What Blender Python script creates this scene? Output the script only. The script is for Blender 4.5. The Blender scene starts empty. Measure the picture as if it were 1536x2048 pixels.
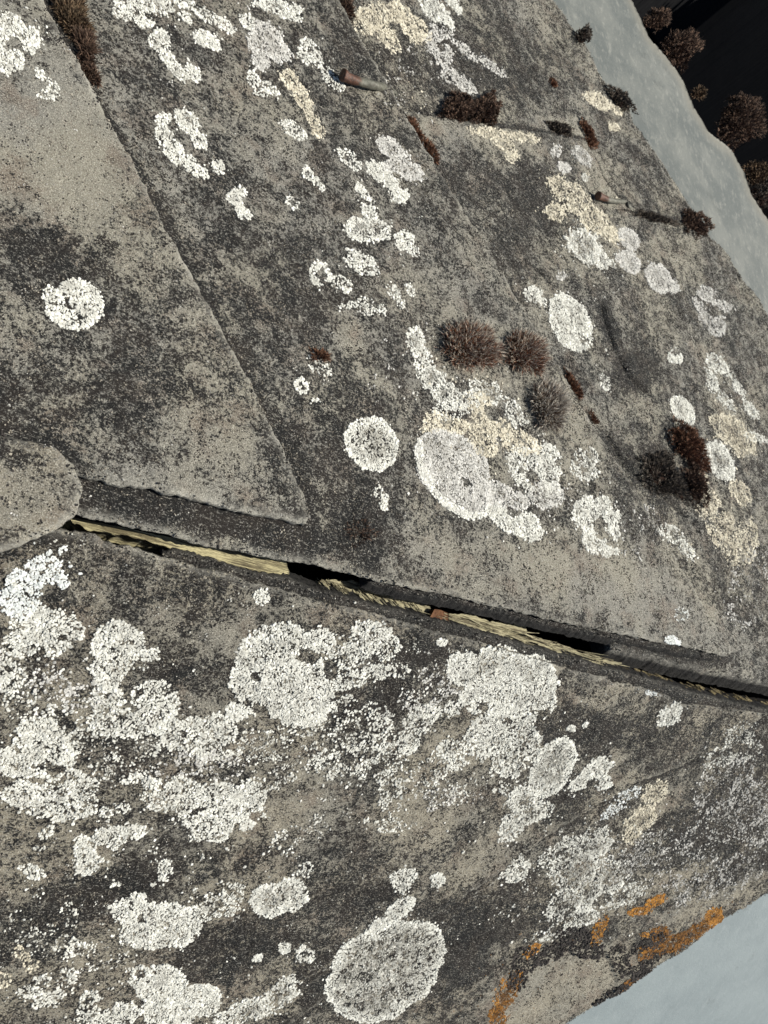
import bpy, math, random
import numpy as np
from mathutils import Vector, Matrix
from mathutils.geometry import delaunay_2d_cdt
from mathutils.kdtree import KDTree
random.seed(7); rng = np.random.default_rng(11)
S = bpy.context.scene
C = S.collection
# ------------------------------------------------------------------ geometry of the place (roof ridge seen from above)
F = 1600.0                                    # focal length in photo pixels
def nrm(a): a = np.asarray(a, float); return a/np.linalg.norm(a)
def ray(px, py): return np.array([(px-768)/F, (1024-py)/F, -1.0])
nU = nrm((.77, .36, 1.0)); nL = nrm((.50, -.43, 1.0))
R0 = .48*ray(768, 1205)
ax = nrm(np.cross(nL, nU)); ax = ax if ax[0] > 0 else -ax
up = nU+nL; up = nrm(up-ax*np.dot(up, ax)); ay = np.cross(up, ax)
M = np.array([ax, ay, up])                    # camera axes -> world axes
H = 1.6
def w(p): return (np.asarray(p)-R0) @ M.T + np.array([0, 0, H])
bU = np.cross(nU, ax); bU = bU if bU[1] > 0 else -bU
bL = np.cross(nL, ax); bL = bL if bL[1] < 0 else -bL
PL = {'U': (nU, bU), 'L': (nL, bL)}
def uvh(side, u, v, h):
    n, b = PL[side]; u, v, h = [np.asarray(q, float)[..., None] for q in (u, v, h)]
    return R0+u*ax+v*b+h*n
def at(side, px, py, h=0.):
    n, b = PL[side]; r = ray(px, py); t = (np.dot(R0, n)+h)/np.dot(r, n)
    p = r*t-R0; return np.dot(p, ax), np.dot(p, b)
def proj(side, u, v, h):
    p = uvh(side, u, v, h); return 768+F*p[..., 0]/-p[..., 2], 1024-F*p[..., 1]/-p[..., 2]
# ------------------------------------------------------------------ camera
cd = bpy.data.cameras.new('camera'); cam = bpy.data.objects.new('camera', cd); C.objects.link(cam); S.camera = cam
cd.sensor_fit = 'VERTICAL'; cd.sensor_height = 7.3; cd.sensor_width = 5.475; cd.lens = F/2048*7.3
cd.clip_start = .01; cd.clip_end = 500
m = Matrix.Identity(4)
for i in range(3):
    for j in range(3): m[i][j] = M[i][j]
cl = w(np.zeros(3))
for i in range(3): m[i][3] = cl[i]
cam.matrix_world = m
cd.dof.use_dof = True; cd.dof.focus_distance = .47; cd.dof.aperture_fstop = 5.0
S.render.resolution_x = 768; S.render.resolution_y = 1024
# ------------------------------------------------------------------ light
sun_dir = nrm(M @ nrm((.95, -.06, .28)))
wd = bpy.data.worlds.new('World'); S.world = wd; wd.use_nodes = True
nt = wd.node_tree; sky = nt.nodes.new('ShaderNodeTexSky'); sky.sky_type = 'NISHITA'; sky.sun_disc = False
sky.sun_elevation = math.asin(sun_dir[2]); sky.sun_rotation = math.atan2(sun_dir[0], sun_dir[1])
bg = nt.nodes['Background']; nt.links.new(sky.outputs[0], bg.inputs[0]); bg.inputs[1].default_value = .05
ld = bpy.data.lights.new('sun', 'SUN'); ld.energy = 5.0; ld.angle = math.radians(.5); ld.color = (1, .955, .86)
lo = bpy.data.objects.new('sun', ld); C.objects.link(lo); lo.rotation_euler = Vector(sun_dir).to_track_quat('Z', 'Y').to_euler()
S.view_settings.view_transform = 'Standard'; S.view_settings.look = 'None'; S.view_settings.exposure = 0.66
S.render.engine = 'CYCLES'
# ------------------------------------------------------------------ noise in numpy
def _h(i, j, s):
    n = (i.astype(np.int64)*374761393+j.astype(np.int64)*668265263+s*1442695041) & 0x7fffffff
    n = ((n ^ (n >> 13))*1274126177) & 0x7fffffff
    return ((n ^ (n >> 16)) & 0xffff)/65535.0
def vn(x, y, s=0):
    i = np.floor(x); j = np.floor(y); fx = x-i; fy = y-j; fx = fx*fx*(3-2*fx); fy = fy*fy*(3-2*fy)
    a = _h(i, j, s); b = _h(i+1, j, s); c = _h(i, j+1, s); d = _h(i+1, j+1, s)
    return (a+(b-a)*fx)+((c+(d-c)*fx)-(a+(b-a)*fx))*fy
def fbm(x, y, s=0, o=4, g=.5):
    t = 0; a = 1; q = 0
    for k in range(o): t = t+a*(vn(x, y, s+k*17)-.5)*2; q += a; a *= g; x = x*2.03+11.3; y = y*2.03+5.7
    return t/q
# ------------------------------------------------------------------ materials
def mat(name):
    mm = bpy.data.materials.new(name); mm.use_nodes = True; t = mm.node_tree
    return mm, t, t.nodes['Principled BSDF']
class G:                                      # small node-graph helper
    def __init__(s, t): s.t = t; s.geo = t.nodes.new('ShaderNodeNewGeometry')
    def n(s, ty, **kw):
        x = s.t.nodes.new(ty)
        for k, v in kw.items(): setattr(x, k, v)
        return x
    def l(s, a, b): s.t.links.new(a, b)
    def noise(s, scale, detail=4, rough=.6, vec=None, dist=0):
        x = s.n('ShaderNodeTexNoise'); x.inputs['Scale'].default_value = scale; x.inputs['Detail'].default_value = detail
        x.inputs['Roughness'].default_value = rough; x.inputs['Distortion'].default_value = dist
        s.l(vec or s.geo.outputs['Position'], x.inputs['Vector']); return x.outputs['Fac']
    def voro(s, scale, out='Distance', feat='F1', vec=None):
        x = s.n('ShaderNodeTexVoronoi', feature=feat); x.inputs['Scale'].default_value = scale
        s.l(vec or s.geo.outputs['Position'], x.inputs['Vector']); return x.outputs[out]
    def ss(s, v, a, b, lo=0, hi=1):
        x = s.n('ShaderNodeMapRange', interpolation_type='SMOOTHSTEP'); s.l(v, x.inputs[0])
        for k, q in zip((1, 2, 3, 4), (a, b, lo, hi)): x.inputs[k].default_value = q
        return x.outputs[0]
    def m(s, op, a, b=None, c=None):
        x = s.n('ShaderNodeMath', operation=op)
        for k, q in enumerate((a, b, c)):
            if q is None: continue
            if isinstance(q, (int, float)): x.inputs[k].default_value = q
            else: s.l(q, x.inputs[k])
        return x.outputs[0]
    def mix(s, f, a, b, mode='MIX'):
        x = s.n('ShaderNodeMix', data_type='RGBA', blend_type=mode)
        for k, q in ((0, f), (6, a), (7, b)):
            if isinstance(q, (int, float)): x.inputs[k].default_value = q
            elif isinstance(q, tuple): x.inputs[k].default_value = (*q, 1)
            else: s.l(q, x.inputs[k])
        return x.outputs[2]
    def attr(s, n): return s.n('ShaderNodeAttribute', attribute_name=n).outputs['Fac']
    def bump(s, h, strength, dist, prev=None):
        x = s.n('ShaderNodeBump'); x.inputs['Strength'].default_value = strength; x.inputs['Distance'].default_value = dist
        s.l(h, x.inputs['Height'])
        if prev: s.l(prev, x.inputs['Normal'])
        return x.outputs[0]

def slate_mat(name, dark=0.0, tan=(.345, .325, .26), grey=(.27, .266, .24), cut=.0):
    mm, t, p = mat(name); g = G(t)
    cov = g.attr('cov')
    # layered crusts: bare stone, brown bloom, near-black lichen
    big = g.noise(16, 3, .5); mid = g.noise(115, 10, .8, dist=.3); fine = g.noise(480, 7, .85); vf = g.noise(1500, 3, .7)
    stone = g.mix(g.ss(big, .38, .62), tan, grey)
    stone = g.mix(g.ss(fine, .40, .62, 0, .6), stone, (.36, .335, .28))
    stone = g.mix(g.ss(g.noise(38, 5, .6), .50, .66, 0, .6), stone, (.19, .14, .105))
    stone = g.mix(g.ss(vf, .54, .62, 0, .85), stone, (.66, .63, .54))  # bright specks painted as glints of sunlit grain
    stone = g.mix(g.ss(vf, .42, .35, 0, .85), stone, (.05, .046, .042))
    cell = g.voro(780, 'Distance')
    k = g.m('ADD', g.m('MULTIPLY', g.m('SUBTRACT', mid, .5), 1.5), g.m('MULTIPLY', g.m('SUBTRACT', fine, .5), 1.9))
    k = g.m('ADD', k, g.m('MULTIPLY', g.m('SUBTRACT', cell, .45), .22))
    k = g.m('ADD', k, g.m('MULTIPLY', g.m('SUBTRACT', g.noise(32, 6, .7), .5), .6))
    k = g.m('ADD', k, g.m('MULTIPLY', g.m('SUBTRACT', big, .5), .28))
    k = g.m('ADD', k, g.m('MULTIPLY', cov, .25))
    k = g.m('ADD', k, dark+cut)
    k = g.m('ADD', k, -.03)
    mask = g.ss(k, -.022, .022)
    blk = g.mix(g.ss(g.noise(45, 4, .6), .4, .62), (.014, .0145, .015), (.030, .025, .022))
    blk = g.mix(g.ss(vf, .52, .72, 0, .8), blk, (.11, .105, .095))  # paler specks, glints painted into the dark crust
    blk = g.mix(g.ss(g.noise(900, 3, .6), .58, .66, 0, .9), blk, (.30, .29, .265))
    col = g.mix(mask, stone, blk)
    # short pale scratches and dead fibres lying in many directions
    for q_, (rx_, ry_, rz_) in enumerate(((.3, .2, .4), (1.1, .5, 1.7), (.2, 1.3, 2.6))):
        mp = g.n('ShaderNodeMapping'); mp.inputs['Rotation'].default_value = (rx_, ry_, rz_); mp.inputs['Scale'].default_value = (.22, 1, 1); mp.inputs['Location'].default_value = (q_*.37, 0, 0)
        g.l(g.geo.outputs['Position'], mp.inputs['Vector'])
        col = g.mix(g.ss(g.noise(1150, 2, .5, mp.outputs[0]), .655, .72, 0, .75), col, (.36, .345, .30))
    # edges of the slab: dark weathered split face
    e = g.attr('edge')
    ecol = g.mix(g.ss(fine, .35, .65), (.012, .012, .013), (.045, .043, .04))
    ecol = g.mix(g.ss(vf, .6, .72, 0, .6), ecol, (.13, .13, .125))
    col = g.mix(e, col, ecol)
    # pale rubbed rim, brightened further to paint the sunlit slab edge
    col = g.mix(g.m('MULTIPLY', g.attr('rim'), g.ss(fine, .4, .56)), col, (.58, .56, .49))
    g.l(col, p.inputs['Base Color']); p.inputs['Roughness'].default_value = .82; p.inputs['Specular IOR Level'].default_value = .22
    b1 = g.bump(g.noise(140, 7, .75), .9, .0045)
    b2 = g.bump(fine, 1., .0026, b1)
    b3 = g.bump(vf, 1., .0011, b2)
    b4 = g.bump(mask, .35, .0006, b3)
    g.l(b4, p.inputs['Normal']); return mm
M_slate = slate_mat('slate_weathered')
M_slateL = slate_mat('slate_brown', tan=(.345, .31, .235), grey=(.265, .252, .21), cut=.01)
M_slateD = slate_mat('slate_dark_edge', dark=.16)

def lichen_mat(name, a, b, c):
    mm, t, p = mat(name); g = G(t)
    r = g.geo.outputs['Random Per Island']
    col = g.mix(g.ss(r, .0, .9), a, b)
    col = g.mix(g.ss(g.noise(600, 4, .7), .5, .72, 0, .75), col, c)
    col = g.mix(g.m('MULTIPLY', g.attr('inner'), g.ss(g.noise(120, 5, .75), .36, .62, .2, .95)), col, c)
    col = g.mix(g.ss(g.noise(70, 5, .7), .46, .66, 0, .45), col, c)
    g.l(col, p.inputs['Base Color']); p.inputs['Roughness'].default_value = .9; p.inputs['Specular IOR Level'].default_value = .15
    g.l(g.bump(g.noise(1800, 3, .6), .5, .0004), p.inputs['Normal']); return mm
LM = {'w': lichen_mat('lichen_white', (.50, .50, .455), (.74, .74, .68), (.27, .262, .23)),
      'g': lichen_mat('lichen_grey', (.38, .375, .35), (.62, .61, .575), (.28, .27, .245)),
      'c': lichen_mat('lichen_cream', (.44, .40, .31), (.68, .64, .52), (.30, .27, .21)),
      'b': lichen_mat('lichen_bluish', (.54, .56, .545), (.77, .79, .77), (.42, .44, .42)),
      'o': lichen_mat('lichen_orange', (.27, .115, .025), (.52, .26, .05), (.12, .06, .025)),
      'r': lichen_mat('lichen_rust', (.09, .045, .018), (.32, .145, .03), (.05, .032, .02)),
      's': lichen_mat('stone_grit', (.15, .14, .115), (.48, .44, .36), (.10, .09, .075)),
      'k': lichen_mat('lichen_black', (.018, .017, .017), (.06, .052, .048), (.03, .028, .026))}
def simple(name, col, rough=.8, nz=None):
    mm, t, p = mat(name); g = G(t)
    if nz:
        c = g.mix(g.ss(g.noise(nz[0], 5, .65), .35, .68), col, nz[1]); g.l(c, p.inputs['Base Color'])
        g.l(g.bump(g.noise(nz[0]*3, 5, .65), .5, nz[2]), p.inputs['Normal'])
    else: p.inputs['Base Color'].default_value = (*col, 1)
    p.inputs['Roughness'].default_value = rough; p.inputs['Specular IOR Level'].default_value = .05; return mm
def wood_mat(name, pale, darkc, ang=0.0):
    mm, t, p = mat(name); g = G(t)
    mp = g.n('ShaderNodeMapping', vector_type='POINT'); mp.inputs['Rotation'].default_value = (0, 0, ang); mp.inputs['Scale'].default_value = (.06, 1, 1)
    g.l(g.geo.outputs['Position'], mp.inputs['Vector']); v = mp.outputs[0]
    n1 = g.noise(420, 5, .7, v); n2 = g.noise(1300, 3, .6, v); n3 = g.noise(60, 4, .6)
    col = g.mix(g.ss(n1, .42, .55), darkc, pale)
    col = g.mix(g.ss(n2, .56, .70, 0, .7), col, (darkc[0]*.5, darkc[1]*.5, darkc[2]*.5))
    col = g.mix(g.ss(n3, .55, .72, 0, .5), col, (.12, .10, .055))
    g.l(col, p.inputs['Base Color']); p.inputs['Roughness'].default_value = .8
    g.l(g.bump(n2, .9, .0009, g.bump(n1, 1., .0024)), p.inputs['Normal']); return mm
M_wood = wood_mat('wood_olive', (.40, .355, .20), (.11, .09, .045))
M_splint = wood_mat('wood_splinter', (.36, .325, .20), (.10, .082, .045), .25)
M_void = simple('shade_dark_underboard', (.008, .0075, .007), .95)  # near-black colour stands in for shade inside the gap
M_chip = simple('wood_chip_red', (.13, .066, .036), .8, (400, (.06, .03, .018), .0008))
M_ledge = None
def ledge_mat(name, a, b, c, edge):
    mm, t, p = mat(name); g = G(t)
    mp = g.n('ShaderNodeMapping'); mp.inputs['Scale'].default_value = (1, .35, 1); mp.inputs['Rotation'].default_value = (0, 0, .5)
    g.l(g.geo.outputs['Position'], mp.inputs['Vector'])
    col = g.mix(g.ss(g.noise(14, 5, .65), .36, .64), a, b)
    col = g.mix(g.ss(g.noise(150, 6, .75, mp.outputs[0]), .5, .70, 0, .6), col, c)
    col = g.mix(g.ss(g.noise(30, 6, .7), .58, .72, 0, .5), col, (a[0]*.6, a[1]*.6, a[2]*.58))
    col = g.mix(g.ss(g.noise(1100, 2, .5), .70, .76, 0, .5), col, (.7, .7, .66))
    col = g.mix(g.m('MULTIPLY', g.attr('rim'), .75), col, edge)
    g.l(col, p.inputs['Base Color']); p.inputs['Roughness'].default_value = .7
    g.l(g.bump(g.noise(300, 6, .7), .5, .0008), p.inputs['Normal']); return mm
M_ledge = ledge_mat('pale_grey_stone', (.082, .092, .088), (.135, .142, .130), (.24, .24, .215), (.17, .16, .13))
M_board = ledge_mat('pale_blue_sheet', (.160, .190, .198), (.186, .218, .225), (.215, .244, .25), (.16, .19, .19))
# ------------------------------------------------------------------ object helpers
def meshobj(name, V, Fc, material, parent=None, attrs=None, smooth=True, origin=None):
    V = np.asarray(V, float); o0 = np.array(origin if origin is not None else V.mean(0))
    me = bpy.data.meshes.new(name); me.from_pydata([tuple(q) for q in (V-o0)], [], Fc) if not isinstance(Fc, np.ndarray) else fast(me, V-o0, Fc)
    me.materials.append(material)
    if attrs:
        for k, a in attrs.items():
            q = me.attributes.new(k, 'FLOAT', 'POINT'); q.data.foreach_set('value', np.asarray(a, np.float32))
    me.polygons.foreach_set('use_smooth', [smooth]*len(me.polygons)); me.update()
    o = bpy.data.objects.new(name, me); C.objects.link(o)
    if parent is not None:
        o.parent = parent; o.location = Vector(o0)-parent.location
    else: o.location = o0
    return o
def fast(me, V, T):
    me.vertices.add(len(V)); me.vertices.foreach_set('co', V.astype(np.float32).ravel())
    me.loops.add(T.size); me.loops.foreach_set('vertex_index', T.astype(np.int32).ravel())
    me.polygons.add(len(T)); me.polygons.foreach_set('loop_start', np.arange(0, T.size, T.shape[1], dtype=np.int32))
    try: me.polygons.foreach_set('loop_total', np.full(len(T), T.shape[1], np.int32))
    except Exception: pass
    me.update(calc_edges=True)
def tag(o, label, cat, group=None, kind=None):
    if label: o['label'] = label
    if cat: o['category'] = cat
    if group: o['group'] = group
    if kind: o['kind'] = kind
    return o
def empty(name, loc, label, cat, group=None):
    o = bpy.data.objects.new(name, None); o.empty_display_size = .01; C.objects.link(o); o.location = Vector(loc); return tag(o, label, cat, group)
def inpoly(P, x, y):
    x = np.asarray(x); y = np.asarray(y); o = np.argsort(y); xs = x[o]; ys = y[o]; r = np.zeros(len(xs), bool); n = len(P)
    for i in range(n):
        x1, y1 = P[i]; x2, y2 = P[(i+1) % n]
        if y1 == y2: continue
        a, b = np.searchsorted(ys, (min(y1, y2), max(y1, y2)))
        if a < b: r[a:b] ^= xs[a:b] < (x2-x1)*(ys[a:b]-y1)/(y2-y1)+x1
    q = np.zeros(len(xs), bool); q[o] = r; return q
def dnear(P, x, y):
    kd = KDTree(len(P))
    for i, p in enumerate(P): kd.insert((p[0], p[1], 0), i)
    kd.balance(); return np.array([kd.find((a, b, 0))[2] for a, b in zip(x, y)])
def dseg(P, x, y, closed=True):
    d = np.full(np.shape(x), 1e9); n = len(P)
    for i in range(n if closed else n-1):
        a = P[i]; b = P[(i+1) % n]; ab = b-a; L = max(ab@ab, 1e-14)
        t = np.clip(((x-a[0])*ab[0]+(y-a[1])*ab[1])/L, 0, 1)
        d = np.minimum(d, np.hypot(x-a[0]-t*ab[0], y-a[1]-t*ab[1]))
    return d
# ------------------------------------------------------------------ where dark crust is thick (+) or stone is bare (-): growth patches, plus painted shade in grooves and by the moss crest (photo position, radii, amount)
COV = [(60,985,120,70,0,-.9),(60,930,60,20,20,.9),(30,1050,60,30,0,-.4),(70,290,190,150,0,-1.05),(30,260,130,100,0,-.5),(120,330,120,80,20,-.5),(0,60,60,80,0,-.6),(60,490,150,60,20,.35),(250,650,300,120,30,.25),
 (400,870,150,45,35,-.55),(470,830,110,40,40,-.35),(330,960,150,30,12,-.5),(100,800,170,50,10,.4),(300,770,130,60,15,.3),(400,640,60,25,20,-.5),(250,440,90,90,0,-.1),
 (330,1020,180,30,13,1.2),(560,1070,130,25,13,.9),(640,900,120,160,30,.45),(560,640,130,60,30,.3),(720,1060,80,55,30,.9),(860,1040,150,50,15,.15),
 (1050,1150,260,60,15,-.55),(1300,1210,120,60,20,-.8),(1150,1110,180,60,15,-.25),(1440,1270,60,40,30,-.4),(700,190,160,90,40,.25),(880,120,160,70,10,.45),
 (650,60,90,80,40,.2),(1030,90,120,100,40,.35),(1060,35,60,40,50,-.6),(950,270,140,24,10,-.5),(880,280,60,40,40,-.3),(1000,380,130,90,30,.35),(960,560,120,100,40,-.05),(1060,480,60,120,20,.3),
 (900,600,110,50,30,-.25),(1300,350,100,60,50,.15),(1130,250,60,18,10,-.8),(1190,340,18,60,-28,-.5),(1300,640,80,120,20,.2),(1270,745,34,44,40,1.2),(1218,650,14,44,-20,1.3),(1240,905,16,50,-40,.9),(1330,1000,50,14,40,.8),(1380,700,60,50,30,-.2),  # narrow dark ellipses paint the shade of the grooves
 (1010,780,60,40,0,-.2),(480,250,120,90,20,-.15),(300,200,70,70,0,.2),(420,330,60,60,0,.1),(560,320,60,50,0,-.3),(640,560,120,60,0,.2),(700,680,50,20,0,-.7),
 (1150,860,60,100,-30,-.15),(1300,950,70,70,0,.6),(1440,1180,90,60,0,.25),(1250,1100,70,50,0,-.1),(500,480,120,60,30,.2)]
COVL = [(60,1090,120,30,-10,.9),(220,1110,100,30,10,.15),(210,1150,60,40,0,.1),(280,1210,110,50,20,-.1),(410,1200,70,70,0,.75),(470,1250,60,60,-30,-.75),(430,1290,60,40,0,-.8),(330,1230,40,30,0,-.5),
 (400,1330,100,50,0,.55),(360,1120,80,25,13,-.2),(600,1200,90,25,13,-.3),(420,1400,50,40,0,-.5),(820,1290,90,50,0,.7),(740,1400,70,60,-40,.7),(560,1480,90,50,0,-.1),(620,1620,100,70,-20,-.55),
 (880,1610,120,70,-30,-.5),(1130,1450,90,40,0,.7),(1250,1470,90,40,0,.5),(1260,1540,50,60,-30,-.1),(1230,1400,80,30,10,-.3),(60,1750,80,60,0,-.2),(150,1810,120,50,-20,.7),
 (240,1770,110,40,-20,.6),(400,1740,150,30,-20,.4),(330,1700,90,30,-10,-.1),(600,1700,160,60,-20,-.1),(700,1790,100,60,-30,.5),(480,1890,120,50,-20,.8),(640,1960,60,60,-30,.8),
 (940,1770,60,140,30,.2),(960,1730,90,50,-30,-.6),(1010,1660,60,30,-30,-.2),(900,1900,70,120,20,.8),(1050,1830,90,60,0,.55),(1130,1600,60,30,-30,.6),(1400,1650,140,60,-30,.65),(1500,1700,100,80,0,.4),
 (1330,1600,60,25,-25,-.5),(1240,1900,60,30,0,.2),(1330,1840,50,15,-25,-.9),(1480,1775,70,18,-28,-.6),(1300,1860,60,25,-30,.1),(1490,1560,80,60,0,.3),(100,1680,80,40,0,.1),(1400,1480,120,40,20,.3),
 (1120,1970,110,70,-10,-1.0),(1170,1930,70,40,-10,-1.1),(1060,2030,70,60,0,-1.2),(1130,2010,90,60,-20,-1.2),(1230,1920,30,40,0,-.3)]
def coverage(side, px, py):
    c = np.zeros(np.shape(px))
    for cx, cy, rx, ry, a, k in (COV if side == 'U' else COVL):
        a = math.radians(a); dx = px-cx; dy = py-cy
        q = ((dx*math.cos(a)+dy*math.sin(a))/rx)**2+((-dx*math.sin(a)+dy*math.cos(a))/ry)**2
        c += k*np.exp(-q*q*.7)
    return c
# ------------------------------------------------------------------ slabs
class Slab: pass
slabs = []
def resample(P, step):
    out = []
    for i in range(len(P)):
        a = P[i]; b = P[(i+1) % len(P)]; n = max(1, int(np.linalg.norm(b-a)/step))
        for k in range(n): out.append(a+(b-a)*k/n)
    return np.array(out)
def top(s, u, v):
    h = s.h+s.und*(.0013*fbm(u*14, v*14, s.seed, 3)+.0009*fbm(u*55, v*55, s.seed+3, 4, .6)+.0006*fbm(u*170, v*170, s.seed+9, 3, .7))
    for pl, depth, wid in s.grooves:
        d = dseg(pl, u+.0015*fbm(u*90, v*90, 5, 3), v+.0015*fbm(u*90+9, v*90, 6, 3), False); h = h-depth*np.exp(-(d/wid)**2)
    for pl, depth in s.pits:
        ins = inpoly(pl, u+.0018*fbm(u*120, v*120, 31, 3), v+.0018*fbm(u*120+5, v*120, 33, 3)); h = h-depth*ins
    return h
def slab(name, label, side, h, poly, thick, material, flare=0., und=1., step=.0013, grid=.0022, jag=.0016, grooves=(), pits=(), cat='slate slab', rimw=.0027, rimk=.9, group='overlapping roof slabs', cavity=None):
    s = Slab(); s.side = side; s.h = h; s.und = und; s.seed = len(slabs)*53+3
    s.grooves = [(np.array([at(side, x, y, h) for x, y in g_]), dd, ww) for g_, dd, ww in grooves]
    s.pits = [(np.array([at(side, x, y, h) for x, y in g_]), dd) for g_, dd in pits]
    P0 = np.array([at(side, x, y, h) for x, y in poly]); O = resample(P0, step)
    O = O+np.stack([jag*fbm(O[:, 0]*150, O[:, 1]*150, s.seed+1, 5, .8), jag*fbm(O[:, 0]*150+40, O[:, 1]*150, s.seed+2, 5, .8)], 1)
    s.poly = O; s.vv = None
    lo = O.min(0); hi = O.max(0)
    gx, gy = np.meshgrid(np.arange(lo[0], hi[0], grid), np.arange(lo[1], hi[1], grid)); gx = gx.ravel(); gy = gy.ravel()
    gx = gx+rng.uniform(-.3, .3, gx.size)*grid; gy = gy+rng.uniform(-.3, .3, gy.size)*grid
    px, py = proj(side, gx, gy, h)
    k = inpoly(O, gx, gy) & (px > -150) & (px < 1690) & (py > -150) & (py < 2200)
    gx = gx[k]; gy = gy[k]; d = dnear(O, gx, gy); k = d > step*.6; gx = gx[k]; gy = gy[k]; d = d[k]
    n = len(O)
    pts = [Vector((a, b)) for a, b in O]+[Vector((a, b)) for a, b in zip(gx, gy)]
    r = delaunay_2d_cdt(pts, [], [list(range(n))], 1, 1e-7)
    vv = np.array([(q.x, q.y) for q in r[0]]); faces = [list(f) for f in r[2]]
    orig = r[3]; mp = {}
    for i, ol in enumerate(orig):
        for q in ol: mp[q] = i
    dist = np.zeros(len(vv)); 
    for i, ol in enumerate(orig):
        q = [j for j in ol if j >= n]
        dist[i] = d[q[0]-n] if q else 0
    hh = top(s, vv[:, 0], vv[:, 1])-.0013*np.exp(-dist/.0011)*min(1, thick/.004)*np.clip(.8+1.6*fbm(vv[:, 0]*210, vv[:, 1]*210, 19, 3, .7), 0, 2)
    W = uvh(side, vv[:, 0], vv[:, 1], hh)
    px, py = proj(side, vv[:, 0], vv[:, 1], hh)
    cov = coverage(side, px, py)
    for pl, depth in s.pits: cov = cov-1.6*inpoly(pl, vv[:, 0], vv[:, 1])
    rim = np.exp(-(dist/rimw)**2)*rimk*np.clip(.75+1.*fbm(vv[:, 0]*55, vv[:, 1]*55, 8, 3), 0, 1)
    edge = np.zeros(len(vv))
    # side wall rings
    loop = [mp[i] for i in range(n)]; ctr = O.mean(0)
    tx = np.roll(O, -2, 0)-np.roll(O, 2, 0); area = .5*np.sum(O[:, 0]*np.roll(O[:, 1], -1)-np.roll(O[:, 0], -1)*O[:, 1])
    nr = np.stack([tx[:, 1], -tx[:, 0]], 1); nr = nr/(np.linalg.norm(nr, axis=1)[:, None]+1e-12)*(1 if area > 0 else -1)
    prev = loop; Vall = [W]; base = len(vv); R = max(3, int(thick/.0018)); hb = hh[loop]
    fa = []; cv = [cov]; rm = [rim]; ed = [edge]
    for k in range(1, R+1):
        f = k/R; off = flare*f+.0007*fbm(O[:, 0]*400+k*3.1, O[:, 1]*400, s.seed+20, 3)*(1 if k < R else .5)+.0003
        Q = O+nr*off[:, None]; hq = hb-thick*f
        Vall.append(uvh(side, Q[:, 0], Q[:, 1], hq)); cur = list(range(base, base+n)); base += n
        for i in range(n):
            j = (i+1) % n; fa.append([prev[i], prev[j], cur[j], cur[i]] if area < 0 else [prev[j], prev[i], cur[i], cur[j]])
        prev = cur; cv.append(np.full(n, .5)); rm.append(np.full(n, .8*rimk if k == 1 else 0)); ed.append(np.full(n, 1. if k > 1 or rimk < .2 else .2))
    Vw = w(np.concatenate(Vall))
    # underside cap
    fa.append(prev if area > 0 else prev[::-1])
    if name: 
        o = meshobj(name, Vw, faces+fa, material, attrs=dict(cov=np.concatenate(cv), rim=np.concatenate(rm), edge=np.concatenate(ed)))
        me = o.data; tag(o, label, cat, group)
        bm_n = me.polygons[0].normal; nn = M @ PL[side][0]
        if bm_n @ Vector(nn) < 0: me.flip_normals()
        s.o = o; s.vv = vv
    slabs.append(s); return s

EDGE_S2 = [(160,1032),(235,1048),(334,1068),(400,1087),(450,1097),(500,1107),(565,1120),(617,1128),(731,1154),(812,1174),(896,1189),(995,1213),(1062,1230),(1162,1254),(1225,1264),(1304,1282),(1373,1294),(1427,1308),(1455,1313),(1469,1303)]
VERGE_U = [(1453,510),(1423,475),(1398,435),(1368,390),(1338,345),(1298,285),(1268,245),(1258,210),(1218,175),(1193,130),(1178,95),(1148,60),(1130,30),(1108,0),(1060,-130)]
slab('slate_slab', 'slab with two nails-side crack along the far verge, behind the brown moss tufts at top right', 'U', -.002,
     [(560,-140),(700,150),(850,420),(1000,520),(1300,620),(1470,560)]+VERGE_U, .012, M_slate, flare=.001, und=1.3,
     grooves=[([(1040,20),(1060,60),(1110,90)], .001, .002)])
slabs[-1].o['label'] = 'grey slab at top right running along the roof edge above the long mossy crack'
slab('slate_slab', 'large grey slab on the right carrying the cream and oval white lichens beside the roof edge', 'U', .002,
     [(700,150),(792,192),(822,222),(900,236),(1000,252),(1100,268),(1168,279),(1190,315),(1215,370),(1255,408),(1300,432),(1360,442),(1400,468),(1440,490),(1461,512),(1488,562),(1518,597),(1536,632),(1600,740),(1700,900),(1690,1400),(1600,1382),(1536,1367),(1458,1350),(1398,1339),(1347,1326),(1300,1314),(1225,1300),(1215,1240),(1150,1150),(1000,1000),(800,700)], .012, M_slate, rimk=.35, flare=.007, und=1.6,
     grooves=[([(1205,610),(1215,650),(1232,700),(1262,755),(1292,785)], .0045, .0026), ([(1218,868),(1250,930),(1300,975),(1350,1010),(1400,1060)], .0035, .0022), ([(1330,620),(1360,680),(1400,720),(1420,760)], .0012, .003), ([(1260,560),(1300,640),(1330,700)], .0012, .004)])
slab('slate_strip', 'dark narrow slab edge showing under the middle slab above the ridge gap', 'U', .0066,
     [(742,1163),(812,1183),(896,1199),(995,1222),(1062,1240),(1162,1264),(1225,1277),(1304,1292),(1380,1309),(1430,1318),(1370,1230),(1280,1180),(1000,1100),(735,1080)], .006, M_slateD, flare=.003, und=.6, rimk=0, group='dark slab edges along the ridge gap')
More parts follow.
